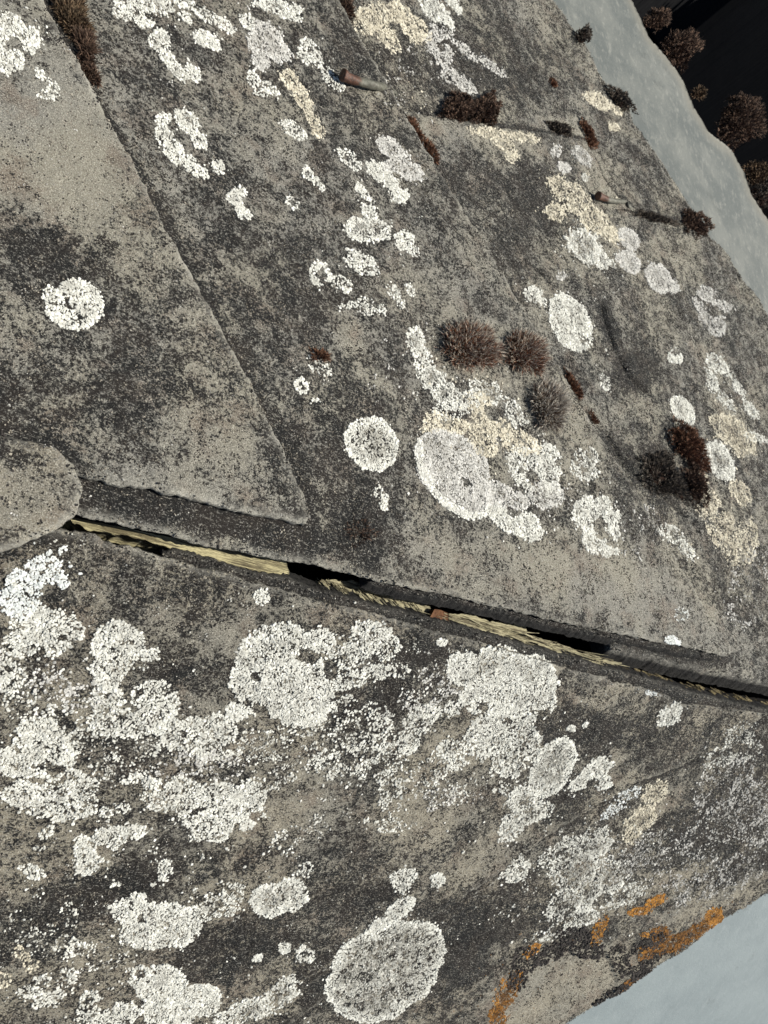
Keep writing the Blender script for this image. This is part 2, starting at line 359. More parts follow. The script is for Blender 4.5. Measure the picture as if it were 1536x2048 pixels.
slab('slate_slab', 'middle slab with the brown moss cushions and the big pale lichens, ending in a point at right', 'U', .011,
     [(-140,-140),(600,-140),(680,0),(740,105),(795,195),(850,290),(950,455),(1050,620),(1120,735),(1200,868),(1290,1010),(1385,1170),(1425,1240),(1469,1303)][:-1]+EDGE_S2[::-1]+[(60,1015),(-140,980)], .004, M_slate, flare=-.0038,
     grooves=[([(640,264),(700,258),(790,266)], .0012, .0012), ([(860,330),(900,370),(925,420)], .001, .001), ([(560,900),(600,960),(640,1000)], .0008, .001), ([(1050,450),(1100,520),(1150,560)], .0012, .002), ([(330,500),(420,560),(560,600)], .0006, .003), ([(480,740),(520,725),(590,715)], -.0005, .001)])
slab('slate_slab', 'large left slab with the heart shaped white lichen and the bare tan patch', 'U', .0166,
     [(-140,-140),(20,-140),(90,0),(125,70),(165,135),(190,185),(235,265),(275,340),(330,450),(380,540),(420,610),(462,690),(500,760),(540,845),(575,915),(605,985),(622,1032),(612,1046),(590,1043),(560,1035),(480,1022),(400,1000),(300,975),(230,965),(160,948),(60,930),(-140,900)], .0052, M_slate, flare=-.0004, rimk=1.2,
     grooves=[([(288,938),(305,955),(330,985)], .0014, .0008), ([(66,432),(80,450),(110,490)], .0018, .0012), ([(0,520),(60,560),(90,600)], .0006, .002)])
slab('slate_slab', 'small tan slab with a rounded corner at the left end of the ridge gap', 'U', .0225,
     [(-140,868),(0,868),(60,880),(110,893),(148,925),(165,975),(154,1030),(105,1062),(50,1085),(0,1102),(-140,1140)], .008, M_slateL, flare=-.001, rimk=1.0, rimw=.0028)
# lower slope
EL1 = [(-140,1050),(60,1050),(178,1068),(210,1084),(260,1097),(310,1112),(345,1118),(394,1136),(450,1147),(500,1166),(554,1178),(611,1196),(643,1204),(710,1217),(757,1230),(802,1243),(850,1257),(906,1273),(979,1290),(1044,1311),(1115,1333),(1171,1348),(1214,1356),(1225,1365),(1259,1370),(1310,1384),(1341,1396),(1361,1410),(1398,1412),(1455,1420),(1536,1429)]
slab('slate_slab', 'lower right slab with orange lichens along its edge above the pale blue sheet', 'L', .0015,
     [(500,1500),(1000,1400),(1300,1430),(1536,1440),(1690,1480),(1690,1690),(1533,1791),(1458,1836),(1410,1868),(1368,1901),(1308,1936),(1270,1962),(1243,1986),(1208,2001),(1138,2048),(980,2160),(500,2160)], .010, M_slateL, flare=.0, und=1.4,
     pits=[([(1000,2140),(1018,2030),(1040,1965),(1058,1940),(1090,1915),(1115,1893),(1150,1908),(1180,1917),(1212,1900),(1226,1938),(1236,1978),(1190,2005),(1120,2060)], .0017)], rimk=.2)
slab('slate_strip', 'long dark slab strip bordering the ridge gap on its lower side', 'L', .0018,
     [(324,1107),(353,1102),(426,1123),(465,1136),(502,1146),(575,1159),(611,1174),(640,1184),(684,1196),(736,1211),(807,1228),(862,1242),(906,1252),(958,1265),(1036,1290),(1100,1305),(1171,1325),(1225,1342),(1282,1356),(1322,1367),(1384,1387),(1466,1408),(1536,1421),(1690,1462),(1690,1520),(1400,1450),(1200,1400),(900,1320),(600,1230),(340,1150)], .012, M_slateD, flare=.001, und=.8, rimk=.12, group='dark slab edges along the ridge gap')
slab('slate_slab', 'large lower left slab crowded with white lichens below the ridge gap', 'L', .0045,
     EL1+[(1440,1500),(1353,1536),(1268,1571),(1208,1606),(1150,1640),(1088,1681),(980,1760),(860,1840),(700,1960),(560,2070),(440,2160),(-140,2160)], .003, M_slateL, flare=-.0006, rimk=.5, und=1.3,
     grooves=[([(0,1850),(200,1790),(420,1700)], .0008, .003), ([(700,1500),(730,1430),(780,1380)], .001, .0025)])
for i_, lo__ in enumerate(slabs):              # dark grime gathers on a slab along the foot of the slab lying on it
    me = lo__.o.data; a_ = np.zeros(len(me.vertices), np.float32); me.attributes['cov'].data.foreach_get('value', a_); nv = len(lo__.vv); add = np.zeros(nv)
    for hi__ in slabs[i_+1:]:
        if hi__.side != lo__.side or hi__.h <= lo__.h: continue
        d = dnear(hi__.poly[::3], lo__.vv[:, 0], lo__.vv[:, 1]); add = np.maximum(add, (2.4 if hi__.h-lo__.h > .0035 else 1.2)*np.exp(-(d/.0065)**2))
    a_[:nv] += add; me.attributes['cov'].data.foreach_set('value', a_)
OU = [s for s in slabs if s.side == 'U'][::-1]; OL = [s for s in slabs if s.side == 'L'][::-1]
def surf(side, u, v):
    h = np.full(np.shape(u), -1.); done = np.zeros(np.shape(u), bool)
    for s in (OU if side == 'U' else OL):
        k = inpoly(s.poly[::2], u, v) & ~done
        if k.any(): h[k] = top(s, u[k], v[k]); done |= k
    return h, done
def hit(side, px, py):                         # plane point whose slab top is seen at that place
    h = .004
    for _ in range(4):
        u, v = at(side, px, py, h); q, ok = surf(side, np.array([u]), np.array([v])); h = q[0] if ok[0] else h
    return u, v, h
def scale_at(side, px, py): 
    n = PL[side][0]; return (np.dot(R0, n)/np.dot(ray(px, py), n))/F
# ------------------------------------------------------------------ ridge gap: wood, void, chip
def plate(name, label, cat, side, h, poly, thick, material, ridge=0., ang=0., jag=.0008, grid=.0010, **kw):
    P0 = np.array([at(side, x, y, h) for x, y in poly]); O = resample(P0, .0012)
    O = O+np.stack([jag*fbm(O[:, 0]*300, O[:, 1]*300, 71, 3), jag*fbm(O[:, 0]*300+40, O[:, 1]*300, 72, 3)], 1)
    lo = O.min(0); hi = O.max(0); gx, gy = np.meshgrid(np.arange(lo[0], hi[0], grid), np.arange(lo[1], hi[1], grid)); gx = gx.ravel(); gy = gy.ravel()
    k = inpoly(O, gx, gy); gx = gx[k]; gy = gy[k]; d = dnear(O, gx, gy); k = d > .0007; gx = gx[k]; gy = gy[k]
    n = len(O); r = delaunay_2d_cdt([Vector((a, b)) for a, b in O]+[Vector((a, b)) for a, b in zip(gx, gy)], [], [list(range(n))], 1, 1e-7)
    vv = np.array([(q.x, q.y) for q in r[0]]); mp = {}
    for i, ol in enumerate(r[3]):
        for q in ol: mp[q] = i
    ca, sa = math.cos(ang), math.sin(ang); a_ = vv[:, 0]*ca+vv[:, 1]*sa; c_ = -vv[:, 0]*sa+vv[:, 1]*ca
    hh = h+ridge*fbm(a_*18, c_*520, 77, 3)
    V = uvh(side, vv[:, 0], vv[:, 1], hh); loop = [mp[i] for i in range(n)]; B = uvh(side, O[:, 0], O[:, 1], hh[loop]-thick)
    area = .5*np.sum(O[:, 0]*np.roll(O[:, 1], -1)-np.roll(O[:, 0], -1)*O[:, 1])
    fa = [list(f) for f in r[2]]; b0 = len(vv)
    fa += [[loop[(i+1) % n], loop[i], b0+i, b0+(i+1) % n] for i in range(n)]+[list(range(b0, b0+n))]
    W = w(np.concatenate([V, B])); rim = np.zeros(len(W))
    if kw.get('rim'):
        dd = dnear(O, vv[:, 0], vv[:, 1]); rim[:len(vv)] = np.exp(-(dd/kw['rim'])**2)
    o = meshobj(name, W, fa, material, attrs=dict(rim=rim), smooth=kw.get('smooth', True)); tag(o, label, cat, kw.get('group')); return o
plate('roof_underboard', 'board deep inside the ridge gap on the upper side, coloured black for shade', 'board', 'U', -.045, [(-140,-100),(1000,-100),(1200,250),(1330,500),(1560,950),(1680,1480),(768,1270),(-140,1050)], .01, M_void, grid=.05, group='boards under the roof slabs')  # boards added to close the void against stray light
plate('roof_underboard', 'board deep inside the ridge gap on the lower side, coloured black for shade', 'board', 'L', -.045, [(-140,1020),(768,1180),(1680,1400),(1560,1660),(1000,2060),(-140,2160)], .01, M_void, grid=.05, group='boards under the roof slabs')
plate('ridge_board', 'pale olive weathered wooden board lying in the left half of the ridge gap', 'board', 'U', -.0025,
      [(120,1015),(240,1030),(400,1060),(566,1105),(571,1122),(574,1138),(580,1149),(560,1153),(520,1144),(462,1134),(410,1118),(353,1104),(320,1092),(270,1076),(215,1066),(180,1062),(150,1046)], .016, M_wood, ridge=.0011, jag=.0016)
# splintered wood
def splinters(name, label, side, rects, ang, n, seed, material, lenr=(.010, .022)):
    r = np.random.default_rng(seed); V = []; Fc = []
    for (x0, y0, x1, y1, wd_) in rects:
        for _ in range(n):
            t = r.uniform(0, 1)
            if math.sin(t*37+seed)+.6*math.sin(t*83) < -.35 and r.uniform() < .85: continue
            px = x0+(x1-x0)*t; py = y0+(y1-y0)*t+r.uniform(-wd_, wd_)
            h = (-.0072 if n < 150 else -.0095)+r.uniform(-.002, .0022); u, v = at(side, px, py, h); L = r.uniform(*lenr); a = ang+r.normal(0, .06); ww = .0002+.0009*r.uniform()**3; L *= r.uniform(.5, 1.2)
            du, dv = math.cos(a), math.sin(a); segs = 4; b0 = len(V); bend = r.normal(0, .0012); lift = r.normal(0, .12)
            for k in range(segs+1):
                f = k/segs-.5; W_ = ww*(1-abs(f)*1.5*(abs(f) > .3)*.8); hu = h+lift*f*L+bend*(.25-f*f)
                for (s_, hh) in ((-1, 0), (.2, .0004), (1, -.0002)):
                    V.append(uvh(side, u+du*f*L-dv*W_*s_, v+dv*f*L+du*W_*s_+bend*(f*f), hu+hh))
            for k in range(segs):
                q = b0+k*3; Fc += [[q, q+1, q+4, q+3], [q+1, q+2, q+5, q+4], [q, q+3, q+5, q+2]]
    o = meshobj(name, w(np.array(V)), Fc, material, smooth=False); return o
g1 = plate('splintered_wood', 'frayed pale wood with slanting fibres in the middle of the ridge gap', 'wood', 'U', -.009, [(628,1165),(668,1160),(720,1166),(790,1185),(860,1210),(868,1240),(800,1240),(720,1222),(640,1200)], .02, M_splint, ridge=.0008, ang=.6, jag=.002)
o = splinters('fibre', '', 'U', [(640,1176,850,1228,9)], -.62, 130, 5, M_splint, (.008, .016)); o.parent = g1; o.location = o.location-g1.location
g2 = plate('splintered_wood', 'long frayed olive wood sliver right of the reddish chip in the ridge gap', 'wood', 'U', -.008, [(893,1225),(940,1230),(1000,1245),(1040,1247),(1054,1252),(1050,1262),(1062,1275),(1120,1290),(1180,1312),(1232,1328),(1250,1344),(1180,1338),(1100,1316),(1000,1290),(895,1262)], .02, M_splint, ridge=.0012, ang=0, jag=.0022)
o = splinters('fibre', '', 'U', [(900,1238,1230,1328,9),(900,1240,1060,1280,12)], -.02, 110, 6, M_splint, (.018, .055)); o.parent = g2; o.location = o.location-g2.location
plate('wood_chip', 'small reddish brown chip of wood wedged in the ridge gap', 'wood chip', 'U', -.0045, [(869,1218),(880,1219),(897,1226),(897,1245),(893,1256),(872,1250),(858,1242),(863,1228)], .006, M_chip, ridge=.0006, ang=1.5, jag=.0006)
g3 = splinters('debris', '', 'U', [(1245,1338,1536,1412,7)], -.2, 170, 9, simple('dark_litter', (.06, .05, .032), .9, (500, (.20, .165, .09), .0006)), (.004, .013)); tag(g3, 'dark plant litter packed in the narrow right end of the ridge gap', 'litter', kind='stuff')
# ------------------------------------------------------------------ ledge, lower stone, sheet, ground
plate('stone_ledge', 'pale grey stone ledge with a wavy edge below the roof edge at top right', 'ledge', 'U', -.03,
      [(1000,-140),(1230,-140),(1263,0),(1278,30),(1298,75),(1333,115),(1363,155),(1388,215),(1418,265),(1463,300),(1488,345),(1503,390),(1536,440),(1600,540),(1680,650),(1660,1000),(1400,700),(1200,350)], .018, M_ledge, ridge=0, jag=.003, grid=.006, rim=.016)
plate('dark_stone', 'stone lying deep beyond the pale ledge, coloured black for deep shade', 'stone', 'U', -.32, [(1050,-140),(1530,-140),(1690,100),(1690,700),(1400,520)], .05, simple('shade_black_stone', (.004, .004, .005), .95, (20, (.006, .007, .009), .004)), ridge=0, grid=.03)  # near-black colour paints the deep shade below the ledge
plate('unseen_shade_block', 'unseen dark block added outside the right frame edge to shade the hollow beyond the ledge', 'shade block', 'U', -.05, [(1420,-330),(1570,-90),(1575,300),(1640,700),(1760,700),(1740,-330)], .9, simple('shade_block_dark', (.010, .010, .011), .95, (4, (.014, .014, .015), .001)), ridge=0, grid=.05)  # unseen block, added only to keep the hollow dark
plate('blue_sheet', 'smooth pale blue grey sheet beyond the lower roof edge at bottom right', 'sheet', 'L', -.025,
      [(900,2000),(1100,1900),(1350,1780),(1690,1550),(1690,2200),(900,2200)], .006, M_board, ridge=0, grid=.02)
gp = []; N = 24
for i in range(N+1):
    for j in range(N+1): gp.append(((i/N-.5)*200*abs(i/N-.5)*2, (j/N-.5)*200*abs(j/N-.5)*2, 0))
gf = [[i*(N+1)+j, (i+1)*(N+1)+j, (i+1)*(N+1)+j+1, i*(N+1)+j+1] for i in range(N) for j in range(N)]
o = meshobj('ground', gp, gf, simple('shade_dark_ground', (.012, .011, .009), .95, (8, (.028, .026, .018), .03)), origin=(0, 0, 0)); o['kind'] = 'structure'  # dark colour stands in for shade on the ground
# ------------------------------------------------------------------ lichens: crusts of thousands of raised areoles, each its own little knob
def blobval(B, px, py):
    m_ = np.full(np.shape(px), -9.)
    for b in B:
        cx, cy, rx, ry = b[:4]; a = math.radians(b[4] if len(b) > 4 else 0); dx = px-cx; dy = py-cy
        q = np.sqrt(((dx*math.cos(a)+dy*math.sin(a))/rx)**2+((-dx*math.sin(a)+dy*math.cos(a))/ry)**2)
        m_ = np.maximum(m_, (1-q)*min(rx, ry))
    return m_                                   # signed distance in pixels, roughly
def areoles(side, B, Nn=(), size=1., dens=1., seed=0, rough=1., sp0=.00125, solid=0., height=1., fade=0.):
    r = np.random.default_rng(seed+100)
    uv = []
    for b in B:
        R_ = max(b[2], b[3])*1.35+6
        for k in range(12):
            x = b[0]+R_*math.cos(k*.524); y = b[1]+R_*math.sin(k*.524); uv.append(at(side, min(max(x, -60), 1600), min(max(y, -60), 2110), .004))
    uv = np.array(uv); lo = uv.min(0)-.002; hi = uv.max(0)+.002
    sp = sp0*size*.88
    gx, gy = np.meshgrid(np.arange(lo[0], hi[0], sp), np.arange(lo[1], hi[1], sp*.87)); gx = gx+(np.arange(gx.shape[0]) % 2)[:, None]*sp*.5
    u = (gx+r.uniform(-.3, .3, gx.shape)*sp).ravel(); v = (gy+r.uniform(-.3, .3, gy.shape)*sp).ravel()
    px, py = proj(side, u, v, .006); q = blobval(B, px, py) > -14; u = u[q]; v = v[q]
    if not len(u): return None
    h, ok = surf(side, u, v); u = u[ok]; v = v[ok]; h = h[ok]
    px, py = proj(side, u, v, h)
    val = blobval(B, px, py); Rm = min(14, max(min(b[2], b[3]) for b in B)*.38)
    lob = 1.1*fbm(u*130, v*130, seed+1, 3, .6)+.75*fbm(u*420, v*420, seed+2, 2, .6)
    val = val+Rm*rough*.75*lob
    if len(Nn): val = np.minimum(val, -blobval(Nn, px, py)+Rm*.7*lob)
    pr = dens+.55*fade*fbm(u*90, v*90, seed+5, 3, .7)-fade*.1
    inner = np.clip(val/22, 0, 1)
    nz_ = fbm(u*380, v*380, seed+6, 3, .6)+.5*fbm(u*120, v*120, seed+7, 2); pr = pr-(.25+.75*inner)*(1-.55*solid)*np.clip((nz_+.06)*5, 0, 1)*.8
    k = ((val > 0) | ((val > -7) & (r.uniform(0, 1, len(u)) < .07*(1-solid)*np.exp(val/5)))) & (r.uniform(0, 1, len(u)) < pr); u = u[k]; v = v[k]; h = h[k]; inner = inner[k]
    k = (px[k] > -30) & (px[k] < 1566) & (py[k] > -30) & (py[k] < 2078); u = u[k]; v = v[k]; h = h[k]; inner = inner[k]
    n = len(u)
    if n < 3: return None
    outl = np.where(blobval(B, *proj(side, u, v, h)) < -Rm, .6, 1.)
    c = np.array(at(side, B[0][0], B[0][1], .005)); th = np.arctan2(v-c[1], u-c[0])+r.normal(0, .45, n)
    cl_ = (1+.35*fbm(u*500, v*500, seed+8, 2))*np.exp(r.normal(0, .2, n)); cl_ = cl_*outl; a_ = sp*r.uniform(.60, .90, n)*cl_*(1-.26*inner*(1-solid)); b_ = sp*r.uniform(.52, .76, n)*cl_*(1-.26*inner*(1-solid)); hh = sp*r.uniform(.28, .55, n)*height*(1+.5*fbm(u*300, v*300, seed+9, 2))
    K = 6; V = np.zeros((n, 2*K+1, 3)); ph = np.arange(K)*2*math.pi/K
    tlx = r.normal(0, .16, n); tly = r.normal(0, .16, n)
    for ring, (rad, lev) in enumerate(((1., -.0004), (.87, None))):
        rr = r.uniform(.78, 1.22, (n, K))*rad
        x = a_[:, None]*rr*np.cos(ph); y = b_[:, None]*rr*np.sin(ph)
        U_ = u[:, None]+x*np.cos(th)[:, None]-y*np.sin(th)[:, None]; V_ = v[:, None]+x*np.sin(th)[:, None]+y*np.cos(th)[:, None]
        Hh = h[:, None]+(lev if lev is not None else hh[:, None]*.8+x*tlx[:, None]+y*tly[:, None])+np.zeros_like(x)
        V[:, ring*K:(ring+1)*K] = uvh(side, U_, V_, Hh)
    V[:, 2*K] = uvh(side, u, v, h+hh)
    T = []
    for i in range(K):
        j = (i+1) % K; T += [(i, j, K+j), (i, K+j, K+i), (K+i, K+j, 2*K)]
    T = np.array(T); 
    if side == 'L': T = T[:, ::-1]
    T = (T[None]+(np.arange(n)*(2*K+1))[:, None, None]).reshape(-1, 3)
    return w(V.reshape(-1, 3)), T, np.repeat(inner, 2*K+1)
LC = [0]
def lichen(label, side, ty, B, Nn=(), name='lichen', cat='lichen', group=None, kind=None, smooth=False, **kw):
    LC[0] += 1
    r = areoles(side, B, Nn, seed=LC[0]*7, **kw)
    if r is None: print('EMPTY LICHEN', label); return None
    o = meshobj(name, r[0], r[1], LM[ty], smooth=smooth, attrs=dict(inner=r[2])); tag(o, label, cat, group, kind); return o
GU = 'pale lichens on the upper roof slope'; GL = 'pale lichens on the lower roof slope'; GO = 'orange lichens along the lower roof edge'
def lu(label, ty, B, Nn=(), **kw): return lichen(label, 'U', ty, B, Nn, group=GU, **kw)
def ll(label, ty, B, Nn=(), **kw): return lichen(label, 'L', ty, B, Nn, group=GL, **kw)
# ---- upper slope
lu('bright white lichen at the left frame edge above the bare tan patch', 'w', [(25,50,34,22,40),(58,80,22,26,0),(12,120,42,26,10),(-10,90,30,50)], [(28,92,20,10)], solid=.4)
lu('pale cream white crescent lichen just below the bright patch at upper left', 'w', [(80,150,16,9,40),(105,172,18,9,50),(95,190,26,10,0)], [(90,170,8,5)], dens=.8)
lu('white lichen touching the top frame edge, right of the brown moss strip', 'w', [(255,15,28,34,60),(285,38,34,14,35),(300,5,30,18),(330,10,18,14)], [(300,30,12,7)])
lu('hollow oval lichen in two halves just under the lichen at the top edge', 'w', [(318,82,24,20,60),(335,112,18,14,60),(355,140,26,12,45),(385,145,20,14,60)], [(352,104,18,9,45)], solid=.3)
lu('long loose white lichen chain running down right from the top edge', 'w', [(375,10,40,10,25),(410,30,34,11,30),(445,48,32,10,30),(370,35,16,9,40)], dens=.75)
lu('small rounded grey white lichen below the long chain at the top', 'w', [(405,75,20,16,40),(425,85,20,13,30)], [(418,55,16,6,20)])
lu('ragged white lichen at the top edge above the large lobed one', 'w', [(545,10,36,12,0),(570,25,34,14,30),(495,42,18,12,50),(590,18,16,10,30)], [(515,22,14,8)], dens=.8)
lu('large lobed grey white lichen near the top, left of the round one by the nail', 'g', [(530,80,34,36,0),(548,100,36,22,20),(520,120,22,16,50)], solid=.6, rough=.8)
lu('loose white flecked lichen under the large lobed one', 'w', [(508,162,20,11,60),(540,178,22,10,30),(522,185,14,8)], dens=.7)
lu('round pale lichen left of the rusty nail head', 'w', [(620,105,24,24,30),(612,95,16,16)], [(626,100,6,5)], dens=.85)
lu('crumbly yellowish white lichen directly below the rusty nail head', 'w', [(665,165,28,12,35),(650,140,18,8,50)], dens=.65)
lu('long cream and white lichen tail running down towards the thin crack line', 'c', [(580,160,24,14,55),(605,195,34,14,55),(625,240,34,11,60),(635,262,14,12)], dens=.9)
lu('white lichen beside the foot of the cream tail', 'w', [(588,260,28,14,35)], dens=.85)
lu('large hollow horseshoe lichen in the upper left middle', 'w', [(330,240,20,14,20),(325,270,18,22,0),(345,300,32,17,55),(385,330,42,15,35),(372,245,30,20,50),(395,275,22,14,60),(435,335,12,14)], [(356,268,32,10,50),(410,310,24,8,30)], solid=.2)
lu('white curved lichen below the large horseshoe', 'w', [(470,395,17,17),(485,385,18,9,20),(478,415,20,9,70),(492,428,14,8,40)], [(500,405,16,14)], solid=.4)
lu('small faint white lichen alone right of the curved one', 'w', [(584,404,16,11,40)], dens=.6)
lu('small bright white lichen drop between the tail and the pinkish cluster', 'w', [(615,348,17,10,60),(630,362,16,7,50),(640,370,12,6,50)], solid=.5, dens=.9)
lu('flat white lichen left of the largest cluster below the nail', 'w', [(695,315,28,14,40),(712,330,14,8,60)], dens=.8)
lu('pinkish white lichen cluster top lobe below the bent nail', 'g', [(785,300,36,20,35),(815,340,34,17,25),(795,330,30,20)], solid=.2)
lu('white lichen lobe under the pinkish cluster, with a small ring at its tip', 'w', [(760,345,30,20,30),(785,370,24,14,50),(800,392,18,16),(720,380,12,8,50)], [(795,388,4,4),(770,382,16,8,20)])
lu('white lichen patch in the middle of the upper slope with a thin upward arm', 'w', [(720,458,34,24,20),(755,462,28,22,20),(740,425,18,10,60),(735,400,9,5,50)], solid=.1)
lu('rounded white lichen right of the patch with the upward arm', 'w', [(808,482,22,18,50),(828,502,14,12)], dens=.9)
lu('white lichen below the patch with the arm', 'w', [(720,520,32,17,10),(735,535,26,16,0),(700,500,12,6)], [(735,538,10,5)], dens=.85)
lu('white ring shaped lichen with a brown middle', 'w', [(640,548,22,24,0)], [(644,552,11,14)], solid=.3)
lu('small crumbly lichen right of the ring shaped one', 'w', [(680,565,22,13,20),(692,580,10,8)], dens=.7)
lu('loose white lichen crumbs furthest down of the middle group', 'w', [(690,610,14,9),(728,612,26,18,20),(755,620,18,10,30)], dens=.6)
lu('thin slanting white lichen at the right end of the middle group', 'w', [(787,585,22,11,55),(803,605,10,6,60),(820,580,14,8,60)], dens=.8)
lu('heart shaped bright white lichen alone on the left slab', 'w', [(150,598,50,38,10),(140,625,50,32,20),(168,610,38,44,0),(105,598,26,18,60)], [(112,572,26,10,62),(130,596,20,6,62)], solid=.55, rough=.35)
lu('small oval white lichen with a pinkish rim above the central disc', 'w', [(603,773,18,15,40),(628,800,8,7)], dens=.9)
lu('scruffy dark and white tuft of lichen above the small oval', 'w', [(632,728,24,20,50),(650,745,14,10,50)], dens=.6)
lu('large round white disc lichen with dark radial cracks in the centre of the photo', 'w', [(743,888,58,51,42)], solid=.75, rough=.32)
lu('small white lichen between the round disc and the dark patch below', 'w', [(757,985,10,16,0),(768,1000,10,14)], [(758,992,4,6)], dens=.9)
lu('tiny white lichen speck beside the largest pale crust', 'w', [(768,1016,9,7)], solid=.8)
lu('long knobbly white lichen arm left of the brown moss cushions', 'w', [(830,680,17,26,10),(845,715,18,28,-20),(862,755,24,30,-40),(892,790,36,24,40),(930,800,26,18)], solid=.1, dens=.9)
lu('wide greyish disc lichen, largest crust of the upper slope', 'g', [(905,935,78,62,35),(920,970,72,50,40),(890,905,60,45,20)], [(930,965,12,6,50)], solid=.25, rough=.4, size=.8, dens=1.1)
lu('bright scalloped white rim along the lower left side of the greyish disc', 'w', [(838,905,8,30,0),(850,950,10,34,-30),(880,995,36,8,45),(918,1022,34,9,30),(955,1030,20,7,0)], solid=.8, rough=.5)
lu('cream yellow crust between the brown moss cushions and the greyish disc', 'c', [(900,845,42,16,20),(960,820,24,34,-20),(990,850,44,22,30),(1040,885,44,20,20),(965,880,26,40,-25),(860,850,20,16)], [(985,825,20,12,40)], dens=.9)
lu('loose white lichen crumbs just below the two reddish moss cushions', 'w', [(975,785,40,20,30),(1010,800,34,10,40),(900,820,36,20),(1030,830,28,14,40)], dens=.55)
lu('rounded white lichen at the right side of the large crust', 'w', [(1060,935,40,42,50),(1090,920,26,36,-20),(1040,920,24,26),(1100,965,22,30)], [(1062,955,24,12,40)], dens=.92)
lu('pinkish white lichen lobe at lower right of the large crust', 'g', [(1090,990,34,26,0),(1000,990,30,24,30),(1040,1000,24,16)], dens=.95)
lu('bright white lobed lichen forming the lowest tip of the large crust', 'w', [(1010,1040,34,20,30),(1050,1050,34,24,10),(1062,1068,20,14),(985,1020,16,14)], [(1030,1025,14,8)], solid=.3)
lu('triangular white lichen just right of the large crust', 'w', [(1170,940,28,22,20),(1180,915,18,16,50),(1163,905,5,10)], dens=.7)
lu('ring like white lichen right of the lowest tip of the large crust', 'w', [(1172,1022,26,28,20),(1205,1010,24,18,30),(1222,1040,16,24,0),(1170,1045,26,14,20)], [(1200,1052,16,13)], dens=.95)
lu('curved white lichen closing the gap below the ring like one', 'w', [(1190,1085,28,20,40),(1210,1100,26,12,10),(1230,1070,8,14)], [(1203,1068,14,10)], dens=.95)
lu('tall oval white lichen with scalloped rim at right of the moss cushions', 'w', [(1140,645,62,39,63)], [(1168,680,5,4)], solid=.45, rough=.35)
lu('small round lichen touching the top of the tall oval one', 'w', [(1066,588,17,17),(1086,603,10,7,50)], dens=.9)
lu('frilly white oval lichen at the lower end of the cream streak', 'w', [(1168,492,40,28,50),(1200,515,28,16,40)], solid=.3)
lu('small oval lichen, upper one of the pair right of the frilly oval', 'g', [(1257,478,26,18,50)], solid=.6, rough=.5)
lu('small oval lichen, lower one of the pair right of the frilly oval', 'g', [(1260,524,26,19,50),(1242,515,12,10)], solid=.6, rough=.5)
lu('leaf shaped pale lichen right of the pair of small ovals', 'g', [(1318,557,34,24,50),(1340,570,22,14,40)], solid=.7, rough=.5)
lu('wide cream streak of lichen left of the second nail', 'c', [(1120,375,30,18,50),(1150,400,44,26,45),(1185,435,50,22,50),(1215,460,34,12,50),(1110,425,18,18)], [(1125,405,10,6)], dens=.9, fade=.7)
lu('faint oval lichen above the second nail', 'g', [(1165,312,26,13,50)], dens=.7, size=.8)
lu('tiny grey lichen, upper one left of the faint oval', 'g', [(1112,302,11,11)], dens=.8)
lu('tiny white lichen, lower one above the cream streak', 'g', [(1128,335,15,11,40)], solid=.6)
lu('small crumb of lichen between the second nail and the cream streak', 'w', [(1170,356,9,6,50)], dens=.9)
lu('thin broken ring lichen near the right frame edge', 'g', [(1412,588,18,15,30),(1405,625,10,30,-25),(1435,652,18,20,50),(1445,612,20,9,20)], [(1425,622,15,12,40)], dens=.8)
lu('small white crescent lichen on the ridged grey slab', 'w', [(1350,714,16,14,30)], [(1350,706,8,7)], solid=.5)
lu('narrow oval white lichen above the dark moss shadow', 'w', [(1365,821,34,20,55)], solid=.65, rough=.3)
lu('looped white lichen near the right frame edge above the cream patch', 'w', [(1435,730,28,16,45),(1425,765,10,26,-20),(1470,770,30,9,50),(1450,800,28,9,50)], [(1450,760,20,10,50)], dens=.75)
lu('cream patch of lichen near the right frame edge', 'c', [(1460,860,38,26,30),(1485,885,28,26,40),(1435,840,18,12)], dens=.9, fade=.7)
lu('oval grey white lichen beneath the cream patch at right', 'w', [(1440,922,42,25,62)], solid=.1, rough=.5)
lu('white lichen streak at the right frame edge beside the cream patch', 'w', [(1510,875,26,9,20),(1500,820,24,10,50)], dens=.7)
lu('cream crumbs under the oval at the right', 'c', [(1480,985,30,18,50),(1400,960,16,16)], dens=.7)
lu('tan lichen crust low on the right side, above the slab point', 'c', [(1450,1060,40,34,40),(1480,1100,34,30,20),(1500,1075,16,30),(1415,1010,22,26,20)], [(1462,1118,10,8)], dens=.75, fade=1.)
lu('patchy pale lichen along the crack above the slab point', 'w', [(1345,1068,30,16,35),(1370,1095,24,12,50),(1330,1060,12,12)], dens=.65)
lu('big cream lichen crust at the top edge left of the white one', 'c', [(735,40,28,34,50),(775,70,44,18,55),(800,35,44,22,30),(835,60,30,20,50)], [(795,58,24,9,50)], dens=.9, fade=.7)
lu('bright white lichen right of the big cream crust at the top edge', 'w', [(870,20,34,18,40),(895,42,20,11,50),(905,10,18,8,40)], solid=.2)
lu('ragged grey and white lichen below the white one at the top', 'g', [(868,80,14,28,0),(885,110,20,26,-20),(880,70,22,12),(900,150,26,14,40),(930,170,24,12,40)], [(885,95,8,12)], dens=.75)
lu('thin pale lichen trail slanting above the brown tufts', 'g', [(930,100,30,9,40),(980,130,30,9,40),(1000,145,12,7,40)], dens=.7)
lu('cream lichen patch near the far roof edge', 'c', [(1195,200,30,14,35),(1225,215,22,9,30)], dens=.9)
lu('tiny cream lichen spot below the patch near the far roof edge', 'c', [(1227,254,12,8,20)], dens=.9)
lu('cream granular crust under the long mossy crack', 'c', [(985,268,40,12,10),(1010,290,30,14,40),(1045,275,34,10,10),(1020,315,14,10,50)], dens=.8)
